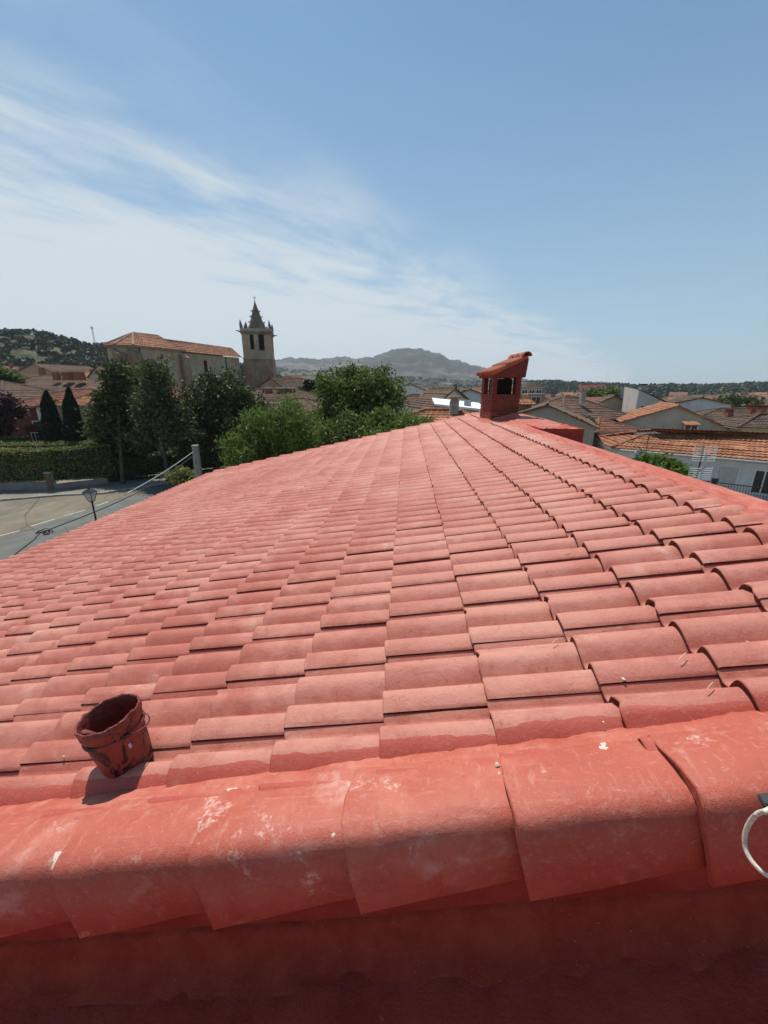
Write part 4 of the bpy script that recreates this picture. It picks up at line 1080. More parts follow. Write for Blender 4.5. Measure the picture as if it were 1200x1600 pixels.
# --- church
GL, GR = at(207, 540, 68), at(378, 555, 91)
def church():
    root = empty('church', (-40, 78, 2)); o = root.location
    tag(root, 'old stone church nave with orange tiled roof on the left skyline', 'church')
    t = Vector((GR.x-GL.x, GR.y-GL.y, 0)); Ln = t.length; t.normalize(); n = Vector((-t.y, t.x, 0))      # n points away to the left-back
    if n.x > 0: n = -n
    a0 = Vector((GL.x, GL.y, 0)); Wd = 6.2; ze = GL.z-.3; zr = ze+1.9
    def plan(x):   # where the sight line through image column x meets the wall line
        d = ray(x, 560); k = (a0.x*n.x+a0.y*n.y)/(d.x*n.x+d.y*n.y); return (Vector((d.x*k, d.y*k, 0))-a0).dot(t)
    SB = plan(287)
    pt = lambda s, w, z: a0+t*s+n*w+Vector((0, 0, z))-o
    w = MB(); foot = [(SB-.2, .9), (Ln, .9), (Ln, Wd), (SB-.2, Wd)]
    for i in range(4):
        a, b = foot[i], foot[(i+1) % 4]; w.poly([pt(*a, 1), pt(*b, 1), pt(*b, ze), pt(*a, ze)])
    w.build('nave_wall', M_STONE, root)
    # taller chancel with a polygonal apse on the left
    e = 0; ap = [(SB, e), (SB, Wd-e), (0, Wd-e), (-1.5, Wd*.72), (-1.5, Wd*.30), (0, e)]
    w = MB()
    for i in range(6):
        a, b = ap[i], ap[(i+1) % 6]; w.poly([pt(*a, 1), pt(*b, 1), pt(*b, ze+.25), pt(*a, ze+.25)])
    w.build('chancel_wall', M_STONE, root)
    for (s, wv) in ((SB-.3, e), (0, e), (-1.4, Wd*.28)):
        b = MB(); q = pt(s, wv, 0); 
        for (x0, x1, z1) in ((-.9, .9, ze-1.0),):
            A_ = [pt(s-.8, wv-1.0, 1), pt(s+.8, wv-1.0, 1), pt(s+.8, wv+.4, 1), pt(s-.8, wv+.4, 1)]; B_ = [p+Vector((0, 0, z1-1)) for p in A_]
            B_[2] += Vector((0, 0, .8)); B_[3] += Vector((0, 0, .8))
            b.poly(B_)
            for i in range(4): b.poly([A_[i], A_[(i+1) % 4], B_[(i+1) % 4], B_[i]])
        b.build('buttress', M_RUBBLE, root)
    r = MB(); ov = .5
    rr_ = pt(Ln+.3, Wd/2, zr+.05)
    kw = dict(row=.55, pitch=.45, amp=.06)
    tile_face(r, pt(SB, .9-ov, ze+.1), pt(Ln+.4, .9-ov, ze+.1), rr_, pt(SB, Wd/2, zr+.25), **kw)
    tile_face(r, pt(Ln+.4, Wd+ov, ze), pt(SB, Wd+ov, ze), pt(SB, Wd/2, zr+.25), rr_, **kw)
    hi = ze+.30; top = pt(2.6, Wd/2, zr+.75)
    c6 = [(SB+.4, e-ov), (-.2, e-ov), (-1.9, Wd*.28), (-1.9, Wd*.74), (-.2, Wd-e+ov), (SB+.4, Wd-e+ov)]
    apx = pt(SB-2.2, Wd/2, zr+.80)
    for i in range(5):
        a, b = pt(*c6[i], hi), pt(*c6[i+1], hi)
        if i == 0: tile_face(r, b, a, apx, top, **kw)
        elif i == 4: tile_face(r, b, a, top, apx, **kw)
        else: tile_face(r, b, a, top, top, **kw)
    tile_face(r, pt(*c6[5], hi), pt(*c6[0], hi), apx, apx, **kw)
    ro = r.build('roof', T_CHURCH, root)
    rd = MB(); rd.tube([top, apx], .2, 7); rd.tube([apx-Vector((0,0,.5)), rr_], .2, 7)
    for i in range(1, 5): rd.tube([pt(*c6[i], hi+.1), top], .2, 7)
    rd.build('ridge', plain('limed_ridge', (.33,.22,.16), .9, .4, 1), ro)
    cn = MB()
    for i in range(5):
        a, b = c6[i], c6[i+1]; cn.poly([pt(*a, hi-.25), pt(*b, hi-.25), pt(*b, hi+.02), pt(*a, hi+.02)])
    cn.build('cornice', M_RUBBLE, ro)
    # openings: tall slit in the nave, small round light in the chancel, side window
    def dark(s, wv, z0, z1, hw, name='window', rnd=False, ang=None):
        mb = MB(); k = 16
        P_ = []
        if rnd:
            for i in range(k): P_.append((hw*math.cos(2*math.pi*i/k), hw*math.sin(2*math.pi*i/k)+(z0+z1)/2))
        else:
            P_ = [(-hw, z0), (hw, z0), (hw, z1-hw*.6)]+[(hw*math.cos(math.pi*i/8), z1-hw*.6+hw*.6*math.sin(math.pi*i/8)) for i in range(1, 8)]+[(-hw, z1-hw*.6)]
        ring = [pt(s+x, wv-.06, z) for x, z in P_]; back = [pt(s+x*.8, wv-.02, z0+(z-z0)*.97+.02) for x, z in P_]
        for i in range(len(ring)): j = (i+1) % len(ring); mb.poly([ring[i], ring[j], back[j], back[i]])
        f = mb.build(name, M_STONE2, root); MB().poly([p+n*-.015 for p in back]).build('pane', M_BLACK, f)
    dark(plan(325), .9, 8.2, ze-.9, .5); dark(plan(249), e, 11.6, 12.7, .5, rnd=True)
    for s in (SB+.6, plan(357)): 
        MB().tube([pt(s, .78, ze-.2), pt(s, .78, 2)], .09, 6).build('downpipe', M_IRON, root)
    MB().tube([pt(1.0, e-.15, ze), pt(1.0, e-.15, 2)], .1, 6).build('downpipe', M_IRON, root)
    # sacristy step between nave and tower
    MB().box(-.1, 5.6, -.5, 4, 0, 9.2, Matrix.Translation(pt(Ln, 1.2, 1))@Matrix.Rotation(math.atan2(t.y, t.x), 4, 'Z')).build('side_wall', M_STONE, root)
church()
def tower():
    b = at(404, 540, 95); rz = R(12); z0 = 1.0
    root = empty('church_tower', (b.x, b.y, z0), rz); tag(root, 'square stone bell tower with pinnacles and dark crocketed spire', 'tower')
    zt, zm = 19.9-z0, 14.6-z0; h = 3.0
    MB().box(-h-.10, h+.10, -h-.10, h+.10, 0, zm).build('lower_stage', M_RUBBLE, root)
    # belfry: walls as panels round real arched openings
    def wallface(k):
        M = Matrix.Rotation(k*math.pi/2, 4, 'Z'); mb = MB(); n = 10
        xs = [(-.95, .42), (1.05, .60)]; zs, ze = zm+2.2, zm+4.7
        T = lambda x, z, y=-h: tuple(M@Vector((x, y, z)))
        edges = [-h]
        for c, w in xs:
            mb.poly([T(edges[-1], zm), T(c-w, zm), T(c-w, zt), T(edges[-1], zt)]); edges.append(c+w)
            mb.poly([T(c-w, zm), T(c+w, zm), T(c+w, zs-.55*(w/.6)), T(c-w, zs-.55*(w/.6))])
            z_0 = zs-.55*(w/.6); zsp = ze-w*.4
            arch = [(c-w*math.cos(math.pi*i/n), zsp+w*1.25*math.sin(math.pi*i/n)) for i in range(n+1)]
            for i in range(n): mb.poly([T(*arch[i]), T(*arch[i+1]), T(arch[i+1][0], zt), T(arch[i][0], zt)])
            out = [(c-w, z_0)]+arch+[(c+w, z_0)]
            for i in range(len(out)-1): mb.poly([T(*out[i]), T(*out[i+1]), T(*out[i+1], -h+.7), T(*out[i], -h+.7)])
            mb.poly([T(c-w, z_0), T(c+w, z_0), T(c+w, z_0, -h+.7), T(c-w, z_0, -h+.7)])
        mb.poly([T(edges[-1], zm), T(h, zm), T(h, zt), T(edges[-1], zt)])
        mb.build('belfry_wall', M_STONE2, root)
    for k in range(4): wallface(k)
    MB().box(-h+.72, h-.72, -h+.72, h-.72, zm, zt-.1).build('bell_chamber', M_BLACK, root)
    MB().box(-h-.18, h+.18, -h-.18, h+.18, zm-.15, zm+.12).build('string_course', M_STONE2, root)
    MB().box(-h-.12, h+.12, -h-.12, h+.12, zt-.45, zt-.15).box(-h-.26, h+.26, -h-.26, h+.26, zt-.15, zt+.18).build('cornice', M_SPIRE, root)
    MB().box(-h-.2, h+.2, -h-.2, -h+.15, zt+.18, zt+.75).box(-h-.2, h+.2, h-.15, h+.2, zt+.18, zt+.75).box(-h-.2, -h+.15, -h+.15, h-.15, zt+.18, zt+.75).box(h-.15, h+.2, -h+.15, h-.15, zt+.18, zt+.75).build('parapet', M_STONE2, root)
    for sx in (-1, 1):
        for sy in (-1, 1):
            a = Vector((sx*(h+.2), sy*(h+.2), zt+.05)); MB().tube([a, a+Vector((sx*.4, sy*.4, .10)), a+Vector((sx*.7, sy*.7, .10))], [.18, .13, .06], 6).build('gargoyle', M_SPIRE, root)
    for i in range(4):
        M = Matrix.Rotation(i*math.pi/2, 4, 'Z')
        for x in (-h, -h*.62, h*.62):
            p = M@Vector((x, -h, zt+.7)); k = 1.05 if abs(x) > 2.5 else .8
            if x == h*.62: k = .8
            MB().lathe([(.22, -.3), (.22, .5*k), (.30, .55*k), (.26, .7*k), (.17, 1.1*k), (.20, 1.15*k), (.05, 1.6*k), (0, 1.75*k)], p, 6).build('pinnacle', M_SPIRE, root)
    sb, sh = 2.1, 6.2
    sp = MB().lathe([(sb, zt+.2), (sb*.93, zt+.9), (sb*.52, zt+.2+sh*.5), (.12, zt+.2+sh), (.0, zt+.3+sh)], seg=8).build('spire', M_SPIRE, root)
    for j in range(8):
        a = 2*math.pi*j/8
        for f in (.18, .34, .52, .70):
            r = sb*(1-f)*1.02+.03; p = Vector((r*math.cos(a), r*math.sin(a), zt+.2+sh*f)); d = Vector((math.cos(a), math.sin(a), 0))
            MB().tube([p, p+d*.28+Vector((0, 0, .05)), p+d*.40+Vector((0, 0, .2))], [.12, .11, .04], 5).build('crocket', M_SPIRE, sp)
    MB().tube([(0, 0, zt+sh+.2), (0, 0, zt+sh+1.5)], .05, 6).box(-.35, .35, -.04, .04, zt+sh+1.0, zt+sh+1.08).lathe([(0, zt+sh+.25), (.18, zt+sh+.4), (0, zt+sh+.55)], seg=8).build('cross', M_IRON, sp)
tower()

# --- left side houses
r, cn = hip_rect('red walled house with grey-brown hipped roof at the left edge', -40, 597, 56, 22, 13, R(-3), 2.3, S['red'], T_BROWN)
f0, f1 = cn[0], cn[1]
for s in (11.5, 14.5): opening(r, f0, f1, s, 3.2, 1.1, 1.3)
for s in (13.0, 18.5): opening(r, f0, f1, s, .9, 1.3, 1.4)
o = MB().box(-11, 11, -.06, .0, 2.55, 2.85, Matrix.Translation((f0+f1)/2-Vector((0, 0, (f0+f1).z/2))-r.location+Vector((0, 0, r.location.z+.5)))@Matrix.Rotation(R(-3), 4, 'Z')).build('string_course', S['tan'], r)
r, cn = hip_rect('house with pale upper window behind the two cypresses', 128, 610, 54, 13, 10, R(4), 1.9, S['red'], T_RED)
opening(r, cn[0], cn[1], 3.6, 3.0, 1.1, 1.3); opening(r, cn[0], cn[1], 9.0, 3.0, 1.1, 1.3); opening(r, cn[0], cn[1], 6.2, .6, 1.4, 1.5)
p = at(93, 637, 47)
pw = gable_house('small white fronted porch wing between the cypresses', p+Vector((-3.0, 0, 0)), p+Vector((3.0, 0, 0)), p+Vector((0, 0, .8)), Vector((0, 5, 0)), S['white'], T_ORANGE)
opening(pw, p+Vector((-3, 0, 0)), p+Vector((3, 0, 0)), 3.0, p.z-2.0, 1.2, 1.5); opening(pw, p+Vector((-3, 0, 0)), p+Vector((3, 0, 0)), 1.2, p.z-2.0, .6, 1.5)
p = at(52, 668, 43.5)
pp = gable_house('red porch with small tiled roof under the cypresses', p+Vector((-1.0, 0, -.1)), p+Vector((3.2, 0, -.1)), p+Vector((1.1, 0, .55)), Vector((0, 3.0, 0)), S['red'], T_BROWN)
opening(pp, p+Vector((-1, 0, 0)), p+Vector((3.2, 0, 0)), 1.0, p.z-2.2, .8, 1.6)
r, cn = hip_rect('big brown hipped roof house behind the cypress tops', 92, 587, 78, 26, 20, R(6), 3.6, S['tan'], T_BROWN, row=.5, pitch=.36)
for k in range(3): chimney_part(r, at((88, 106, 124)[k], 587, 74), 1.3 if k else .9, .5, S['brick'])
r, cn = hip_rect('brown roofed house farther up the left slope', 45, 584, 92, 24, 16, R(-8), 2.6, S['cream'], T_BROWN, row=.5, pitch=.36)
chimney_part(r, at(66, 582, 90), .9, .9, S['brick'])
p = at(52, 569, 110)
gg = gable_house('far beige gabled house with two brown roof slopes on the left', p+Vector((-6, 0, -2.4)), p+Vector((6, 0, -2.4)), p, Vector((4, 14, 0)), S['tan'], T_BROWN, row=.5, pitch=.36)
opening(gg, p+Vector((-6, 0, 0)), p+Vector((6, 0, 0)), 6, p.z-4, 1.2, 1.3)
FAR_L = [(12, 573, 135, 16, 11, 'cream', T_RED), (85, 573, 140, 18, 11, 'white', T_BROWN), (112, 577, 128, 17, 11, 'tan', T_BROWN), (138, 582, 118, 16, 11, 'cream', T_ORANGE), (28, 578, 122, 15, 11, 'tan', T_BROWN), (158, 587, 100, 10, 9, 'tan', T_BROWN)]
LBL = ['far left cream house with reddish roof under the oak hill', 'pale far house with brown roof just below the oak hill', 'tan far house with brown roof among the left roofs', 'cream far house with orange roof left of the street trees', 'tan far house behind the round green tree top', 'tan house roof just left of the first street tree']
for (a, lb) in zip(FAR_L, LBL):
    r, cn = hip_rect(lb, a[0], a[1], a[2], a[3], a[4], R(random.uniform(-14, 14)), 2.4, S[a[5]], a[6], row=.6, pitch=.5, group='roofs of the left quarter')
    for s in (3, 7, 11): opening(r, cn[0], cn[1], s, cn[0].z-1.9, 1.1, 1.2)
    chimney_part(r, at(a[0]+6, a[1]-1, a[2]-1), .9, .6)
p = at(152, 573, 88)
gable_house('narrow pale gabled house end beside the first street tree', p+Vector((-3, 0, -2.6)), p+Vector((3, 0, -2.6)), p, Vector((1, 8, 0)), S['cream'], T_BROWN, row=.5, pitch=.36)
# roofs seen through the street trees
r, cn = hip_rect('house roof half hidden behind the street trees under the church', 215, 603, 52, 14, 10, R(10), 2.2, S['tan'], T_ORANGE)
chimney_part(r, at(200, 600, 50), .9, .9, S['brick']); chimney_part(r, at(228, 604, 50), .9, .8, S['brick'])
# below the tower
p = at(424, 591, 82)
gg = gable_house('pink-grey gabled house at the foot of the tower', p+Vector((-2.4, 0, -1.5)), p+Vector((2.6, 0, -1.9)), p, Vector((4, 9, 0)), S['tan'], T_BROWN)
opening(gg, p+Vector((-2.4, 0, 0)), p+Vector((2.6, 0, 0)), 2.5, p.z-3.4, .9, 1)
r, cn = hip_rect('wide brown roof with three white capped chimneys below the tower', 432, 610, 60, 17, 11, R(-6), 1.7, S['tan'], T_BROWN)
for k in range(3): chimney_part(r, at((420, 441, 456)[k], 611, 59), .8 if k != 1 else 1.3, .35, S['brick'], M_WHITE)
r, cn = hip_rect('brown roofed house with red wall behind the bright bushy tree', 470, 624, 48, 9, 8, R(-8), 1.6, S['red'], T_BROWN)
opening(r, cn[0], cn[1], 6, cn[0].z-1.8, 1.0, 1.1)
for (x, y, Y, w, wallc, rm, lb) in ((455, 592, 105, 8, 'tan', T_BROWN, 'small tan house right of the tower foot'), (472, 596, 98, 7, 'white', T_RED, 'white walled house left of the dark conifer'), (448, 588, 130, 12, 'cream', T_RED, 'cream far house low behind the tower'), (484, 600, 118, 9, 'cool', T_BROWN, 'bluish far house behind the dark conifer')):
    p = at(x, y, Y); gg = gable_house(lb, p+Vector((-w/2, 0, -1.5)), p+Vector((w/2, 0, -1.5)), p, Vector((2, 9, 0)), S[wallc], rm, row=.5, pitch=.36, group='houses beside the tower')
    opening(gg, p+Vector((-w/2, 0, 0)), p+Vector((w/2, 0, 0)), w/2, p.z-3.2, 1, 1.1)

# --- behind the far verge
A = at(710, 608, 40); GLp = at(676, 638, 38.3); GRp = at(741, 634, 41.5)
gg = gable_house('brown tiled house with white triangular gable left of the chimney', GLp, GRp, A, Vector((-1.9, 6.5, 0)), S['white'], T_BROWN, row=.33, pitch=.24)
chimney_part(gg, at(711, 607, 40.5), .35, .25, M_BLACK)
wr = empty('white_flat_roof', at(715, 650, 30)); wr.location.z = 0
tag(wr, 'white sheet roofed shed in front of the triangular gable', 'shed')
a, b = at(679, 634, 30), at(760, 643, 29.5)
mb = MB(); o = wr.location; n = Vector((0, 3.4, .35))
for q in (a, b): pass
up = Vector((0, 0, .14))
pts = [a, b, b+n, a+n]; mb.poly([q+up-o for q in pts]); 
for i in range(4): mb.poly([pts[i]-o, pts[(i+1) % 4]-o, pts[(i+1) % 4]+up-o, pts[i]+up-o])
mb.build('roof_sheet', M_WHITE, wr, bevel=.05)
mb = MB(); lo = lambda q: Vector((q.x, q.y, 0))
in_ = [a+Vector((.1,.15,-.01)), b+Vector((-.1,.15,-.01)), b+n+Vector((-.1,-.1,-.01)), a+n+Vector((.1,-.1,-.01))]
for i in range(4): mb.poly([lo(in_[i])-o, lo(in_[(i+1) % 4])-o, in_[(i+1) % 4]-o, in_[i]-o])
mb.build('wall', S['tan'], wr)
MB().box(-.25, .25, -.12, .12, 0, .55).build('vent_box', M_GALV, wr).location = at(730, 637, 30.6)-o
r, cn = hip_rect('low orange tiled roof just beyond the far verge', 688, 644, 21, 5.0, 3.6, R(-8), .55, S['tan'], T_ORANGE, row=.33, pitch=.24)
chimney_part(r, at(709, 646, 20.5), .42, .62, M_CONC, S['tan'])
p = at(646, 617, 50); hip_rect('low brown roof left of the white triangular gable', 648, 618, 52, 7, 6, R(15), 1.0, S['cool'], T_BROWN)
p = at(640, 600, 95)
gg = gable_house('bluish white gabled house left of the brown triangular roof', p+Vector((-4.5, 0, -1.6)), p+Vector((4.8, 0, -1.8)), p, Vector((1, 10, 0)), S['cool'], T_BROWN, row=.5, pitch=.36)
p = at(735, 609, 58)
gg = gable_house('pale bluish gabled house just left of the chimney', p+Vector((-5.2, 0, -1.7)), p+Vector((5.4, 0, -1.9)), p, Vector((1.5, 9, 0)), S['cool'], T_RED)
opening(gg, p+Vector((-5.2, 0, 0)), p+Vector((5.4, 0, 0)), 5, p.z-3.6, 1.1, 1.2)

# --- right side
# nearest: white house with orange hipped roof
ze, zrg = 4.44, 5.40
C1 = Vector((14.43, 28.0, ze)); E2 = Vector((26.0, 19.1, ze)); Lc = Vector((15.2, 33.3, ze)); Bk = E2+Vector((3.6, 6.4, 0))
wh = hip_house('white house with orange hipped roof and balcony at the right', [C1, E2, Bk, Lc], (Vector((17.6, 29.5, zrg)), Vector((24.2, 24.2, zrg))), S['cool'], T_ORANGE, over=.30, row=.36, pitch=.25, amp=.045)
fd = (E2-C1).normalized(); fn_ = Vector((fd.y, -fd.x, 0))
def front_s(x, y):
    d = ray(x, y); cpt = Vector((0, 0, CAMZ)); k = (C1-cpt).dot(fn_)/d.dot(fn_); return (cpt+d*k-C1).dot(fd), (cpt+d*k).z
for (xa, xb, yt, yb, bl) in ((1124, 1151, 728, 748, True), (1182, 1202, 735, 772, False), (1056, 1078, 722, 747, True)):
    sa, zt_ = front_s(xa, yt); sb, zb_ = front_s(xb, yb); opening(wh, C1, E2, (sa+sb)/2, min(zb_, zt_-1.0), sb-sa, max(1.0, zt_-zb_), bl)
s0_, zbal = front_s(1080, 752); bz = zbal-.65
o = wh.location; M = Matrix.Translation(Vector((C1.x, C1.y, 0))-o)@Matrix.Rotation(math.atan2(fd.y, fd.x), 4, 'Z')
bal = MB().box(3.6, 14, -1.15, 0, bz-.18, bz, M).build('balcony', M_CONC, wh)
mb = MB()
for i in range(80): x = 3.65+i*.13; mb.box(x-.011, x+.011, -1.11, -1.085, bz, bz+.92, M)
mb.box(3.6, 14, -1.12, -1.07, bz+.92, bz+.97, M); mb.box(3.6, 14, -1.115, -1.08, bz+.08, bz+.11, M)
mb.build('railing', M_IRON, bal, kind='stuff')
MB().box(3.4, 3.55, -1.15, -.05, bz-.1, bz+1.25, M).build('red_screen', S['red'], bal)
MB().tube([Vector((C1.x, C1.y, ze))-o+fd*.2-fn_*-.35+Vector((0,0,-.12)), Vector((E2.x, E2.y, ze))-o+fn_*.35+Vector((0,0,-.12))], .07, 8).build('gutter', M_GALV, wh)
# roof aerials between our ridge and the white house
def aerial(label, x, yb, yt, Y, grid):
    b, t = at(x, yb, Y), at(x+1, yt, Y); root = empty('tv_aerial', (b.x, b.y, b.z-1.2)); tag(root, label, 'aerial', 'television aerials')
    H = t.z-b.z+1.2; MB().tube([(0, 0, 0), (0, 0, H)], .022 if grid else .014, 7).build('mast', M_IRON, root)
    if grid:
        for (z0, n, w) in ((H-.95, 6, .62), (H-.42, 7, .62)):
            mb = MB()
            for i in range(n): mb.box(-w/2, w/2, -.10-.012, -.10+.012, z0+i*.062, z0+i*.062+.012)
            for x_ in (-w/2, 0, w/2): mb.box(x_-.008, x_+.008, -.105, -.095, z0, z0+n*.062)
            mb.build('reflector', M_WHITE, root)
        mb = MB(); mb.tube([(-.28, -.35, H-.72), (.12, -.12, H-.55)], .014, 5)
        for i in range(5): p = Vector((-.28, -.35, H-.72)).lerp(Vector((.12, -.12, H-.55)), i/4); mb.tube([p+Vector((-.05, .03, -.11)), p+Vector((.05, -.03, .11))], .007, 4)
        mb.build('dipole_boom', M_GALV, root)
    else:
        mb = MB(); mb.tube([(-.5, 0, H-.04), (.5, .2, H-.02)], .01, 5)
        for i in range(7): mb.tube([(-.48+i*.16, -.22+i*.06, H-.04), (-.48+i*.16, .22+i*.06, H-.02)], .006, 4)
        mb.build('dipole_boom', M_GALV, root)
aerial('grid shaped white television aerial in front of the white house', 1087, 752, 697, 12.0, True)
aerial('thin mast aerial left of the grid shaped one', 1006, 722, 676, 16, False)
def sat_dish(label, x, y, Y):
    p = at(x, y, Y); root = empty('satellite_dish', p); tag(root, label, 'dish'); 
    MB().lathe([(.0, .0), (.15, .02), (.26, .06), (.33, .11), (.34, .11), (.26, .045), (0, -.02)], seg=16).build('reflector', M_GALV, root, True).rotation_euler = (R(60), 0, R(15))
    MB().tube([(0, .05, 0), (0, .05, -1.0)], .025, 6).build('bracket', M_IRON, root)
sat_dish('small pale dish on a bracket by the climbing bush', 1000, 717, 15)
p = at(1107, 790, 9.5); ps = empty('black_post', (p.x, p.y, p.z-1.5)); tag(ps, 'short black post rising behind the ridge near the right edge', 'post')
H = at(1111, 748, 9.5).z-p.z+1.5
MB().box(-.035, .035, -.035, .035, 0, H).build('shaft', M_IRON, ps, bevel=.006); MB().box(-.05, .05, -.05, .05, H-.07, H+.02).build('cap', M_IRON, ps, bevel=.01)
# beige gable behind it
GLp, A, GRp = at(974, 659, 45), at(1060, 635, 44), at(1150, 676, 42)
bg_ = gable_house('large beige gable with long orange roof slope above the white house', GLp, GRp, A, Vector((3.2, 8.5, 0)), S['beige'], T_ORANGE, row=.4, pitch=.28)
def on_wall(root, a, b, xa, xb, yt, yb, blind=False):
    t = (b-a); t.z = 0; t.normalize(); n = Vector((t.y, -t.x, 0)); c0 = Vector((0, 0, CAMZ)); out = []
    for (x, y) in ((xa, yt), (xb, yb)):
        d = ray(x, y); k = (a-c0).dot(n)/d.dot(n); q = c0+d*k; out.append(((q-a).dot(t), q.z))
    return opening(root, a, b, (out[0][0]+out[1][0])/2, out[1][1], out[1][0]-out[0][0], out[0][1]-out[1][1], blind)
f = on_wall(bg_, GLp, GRp, 1071, 1087, 664, 677)
q = at(1079, 661, 42.6)-bg_.location
MB().box(-.75, .75, -.5, .3, -.05, .05, Matrix.Translation(q)@Matrix.Rotation(R(20), 4, 'X')).build('window_hood', T_ORANGE, bg_)
MB().tube([at(975, 661, 44.9)-bg_.location+Vector((-.1, -.1, 0)), at(972, 690, 44.9)-bg_.location+Vector((-.1, -.1, 0))], .08, 6).build('downpipe', M_GALV, bg_)
# tall grey stair tower house
pa, pb, pc = at(987, 607, 60), at(998, 613, 58), at(1037, 633, 60)
tw = empty('grey_tower_house', (pb.x+1, pb.y+3, -2)); tag(tw, 'tall grey rendered house with slanting roofline and top chimney', 'house'); o = tw.location
GLq = Vector((pa.x, pa.y+2, 0)); q0 = Vector((pb.x, pb.y, 0)); q1 = Vector((pc.x+1, pc.y, 0)); back = Vector((2.5, 6, 0))
z = lambda v, h: Vector((v.x, v.y, h))-o
l0 = at(970, 650, 63); l0 = Vector((l0.x, l0.y, 0))
mb = MB(); 
mb.poly([z(l0, -2), z(q0, -2), z(q0, pb.z+.3), z(GLq, pa.z+.25), z(l0+Vector((0,0,0)), pa.z-3.2)])
mb.poly([z(q0, -2), z(q1, -2), z(q1, pc.z), z(q0, pb.z+.3)]); mb.poly([z(q1, -2), z(q1+back, -2), z(q1+back, pc.z), z(q1, pc.z)])
mb.poly([z(q1+back, -2), z(l0+back, -2), z(l0+back, pa.z-3.2), z(GLq+back, pa.z+.25), z(q1+back, pc.z)])
mb.build('wall', S['grey'], tw)
rf = MB(); tile_face(rf, z(q1+Vector((.4,0,0)), pc.z), z(q1+back+Vector((.4,0,0)), pc.z), z(GLq+back, pa.z+.35), z(q0, pb.z+.4)); rf.build('roof', T_BROWN, tw)
on_wall(tw, Vector((q0.x, q0.y, 0)), Vector((q1.x, q1.y, 0)), 1001, 1011, 634, 642)
chimney_part(tw, at(1003, 611, 60), .7, .75, M_CONC, M_BLACK)
# cream side block and white blank walls near it
p = at(960, 622, 66); wb = gable_house('narrow white walled house left of the tall grey one', p+Vector((-1.6, 0, -.5)), p+Vector((1.9, 0, -.6)), p+Vector((0, 0, .25)), Vector((2, 6, 0)), S['cream'], T_BROWN)
p = at(1097, 622, 62)
gg = gable_house('white gabled house behind the beige gable ridge', p+Vector((-4.8, 0, -1.0)), p+Vector((4.3, 0, -.9)), p, Vector((3, 8, 0)), S['cool'], T_BROWN)
# brick house with balcony at the right
r, cn = hip_rect('brick house with brown hipped roof and railed balcony at the right', 1172, 640, 50, 17, 11, R(-14), 1.7, S['brick'], T_DARK)
a_, b_ = cn[0], cn[1]
on_wall(r, a_, b_, 1158, 1170, 660, 669); on_wall(r, a_, b_, 1140, 1150, 664, 676)
for (x, y) in ((1138, 646), (1174, 640), (1190, 640)): chimney_part(r, at(x, y+3, 48.5), .6, .5, S['brick'], S['red'])
t = (b_-a_).normalized(); o = r.location; M = Matrix.Translation(Vector((a_.x, a_.y, 0))-o)@Matrix.Rotation(math.atan2(t.y, t.x), 4, 'Z')
bz = at(1160, 684, 42).z-.3
bal = MB().box(1.0, 9, -1.3, 0, bz-.2, bz, M).build('balcony', M_CONC, r)
mb = MB()
for i in range(50): x = 1.05+i*.16; mb.box(x-.02, x+.02, -1.28, -1.24, bz, bz+.95, M)
mb.box(1, 9, -1.3, -1.23, bz+.95, bz+1.0, M); mb.build('railing', M_IRON, bal, kind='stuff')
p = at(1190, 664, 39)
yh = hip_house('yellow walled house at the right edge below the brick house', rect(p.x+3.6, p.y+3, 8, 6, R(-12), p.z-.3), (p+Vector((2, 3, .7)), p+Vector((5, 3, .7))), S['yellow'], T_DARK)
# grey-green gable right of the chimney
GLp, A, GRp = at(803, 649, 37.5), at(855, 634, 35), at(930, 668, 31)
gg = gable_house('olive grey gable wall just right of the chimney', GLp, GRp, A, Vector((2.3, 6.8, 0)), S['olive'], T_BROWN)
MB().tube([GRp-gg.location+Vector((-.3, -.2, -.2)), GRp-gg.location+Vector((-.3, -.2, -3))], .07, 6).build('downpipe', M_GALV, gg)
p = at(938, 690, 37); MB  # brick pier house corner
r, cn = hip_rect('brown roofed house behind the olive gable', 890, 622, 52, 11, 9, R(28), 2.2, S['tan'], T_BROWN)
chimney_part(r, at(911, 618, 50), .5, .5, M_CONC)
r, cn = hip_rect('house with orange roof and white chimney right of the olive gable', 940, 644, 58, 8, 10, R(15), 1.2, S['red'], T_ORANGE)
chimney_part(r, at(925, 650, 52), .9, 1.0, S['white'])
p = at(925, 672, 40); r, cn = hip_rect('narrow red walled house beside the small shadowed bush', 936, 655, 46, 4.5, 8, R(6), 1.0, S['red'], T_RED)
lt = empty('long_hall', at(938, 640, 150)); lt.location.z = 0
tag(lt, 'long far hall with dark red metal roof above the green trees', 'hall'); o = lt.location
a, b = at(912, 608, 150), at(957, 606, 150)
mb = MB(); lo_, hi_ = Vector((0, 0, -1.9)), Vector((0, 0, .2)); n = Vector((0, 6, 1.2))
mb.poly([a+lo_-o, b+lo_-o, b+n-o, a+n-o]); mb.build('roof', plain('red_metal', (.13,.02,.018), .7, .15, .3), lt)
mb = MB(); 
for (q, s) in ((a, b), (b, b+Vector((0, 10, 0)))): mb.poly([Vector((q.x, q.y, 0))-o, Vector((s.x, s.y, 0))-o, s+lo_-o-Vector((0,0,.05)), q+lo_-o-Vector((0,0,.05))])
mb.build('wall', S['white'], lt)
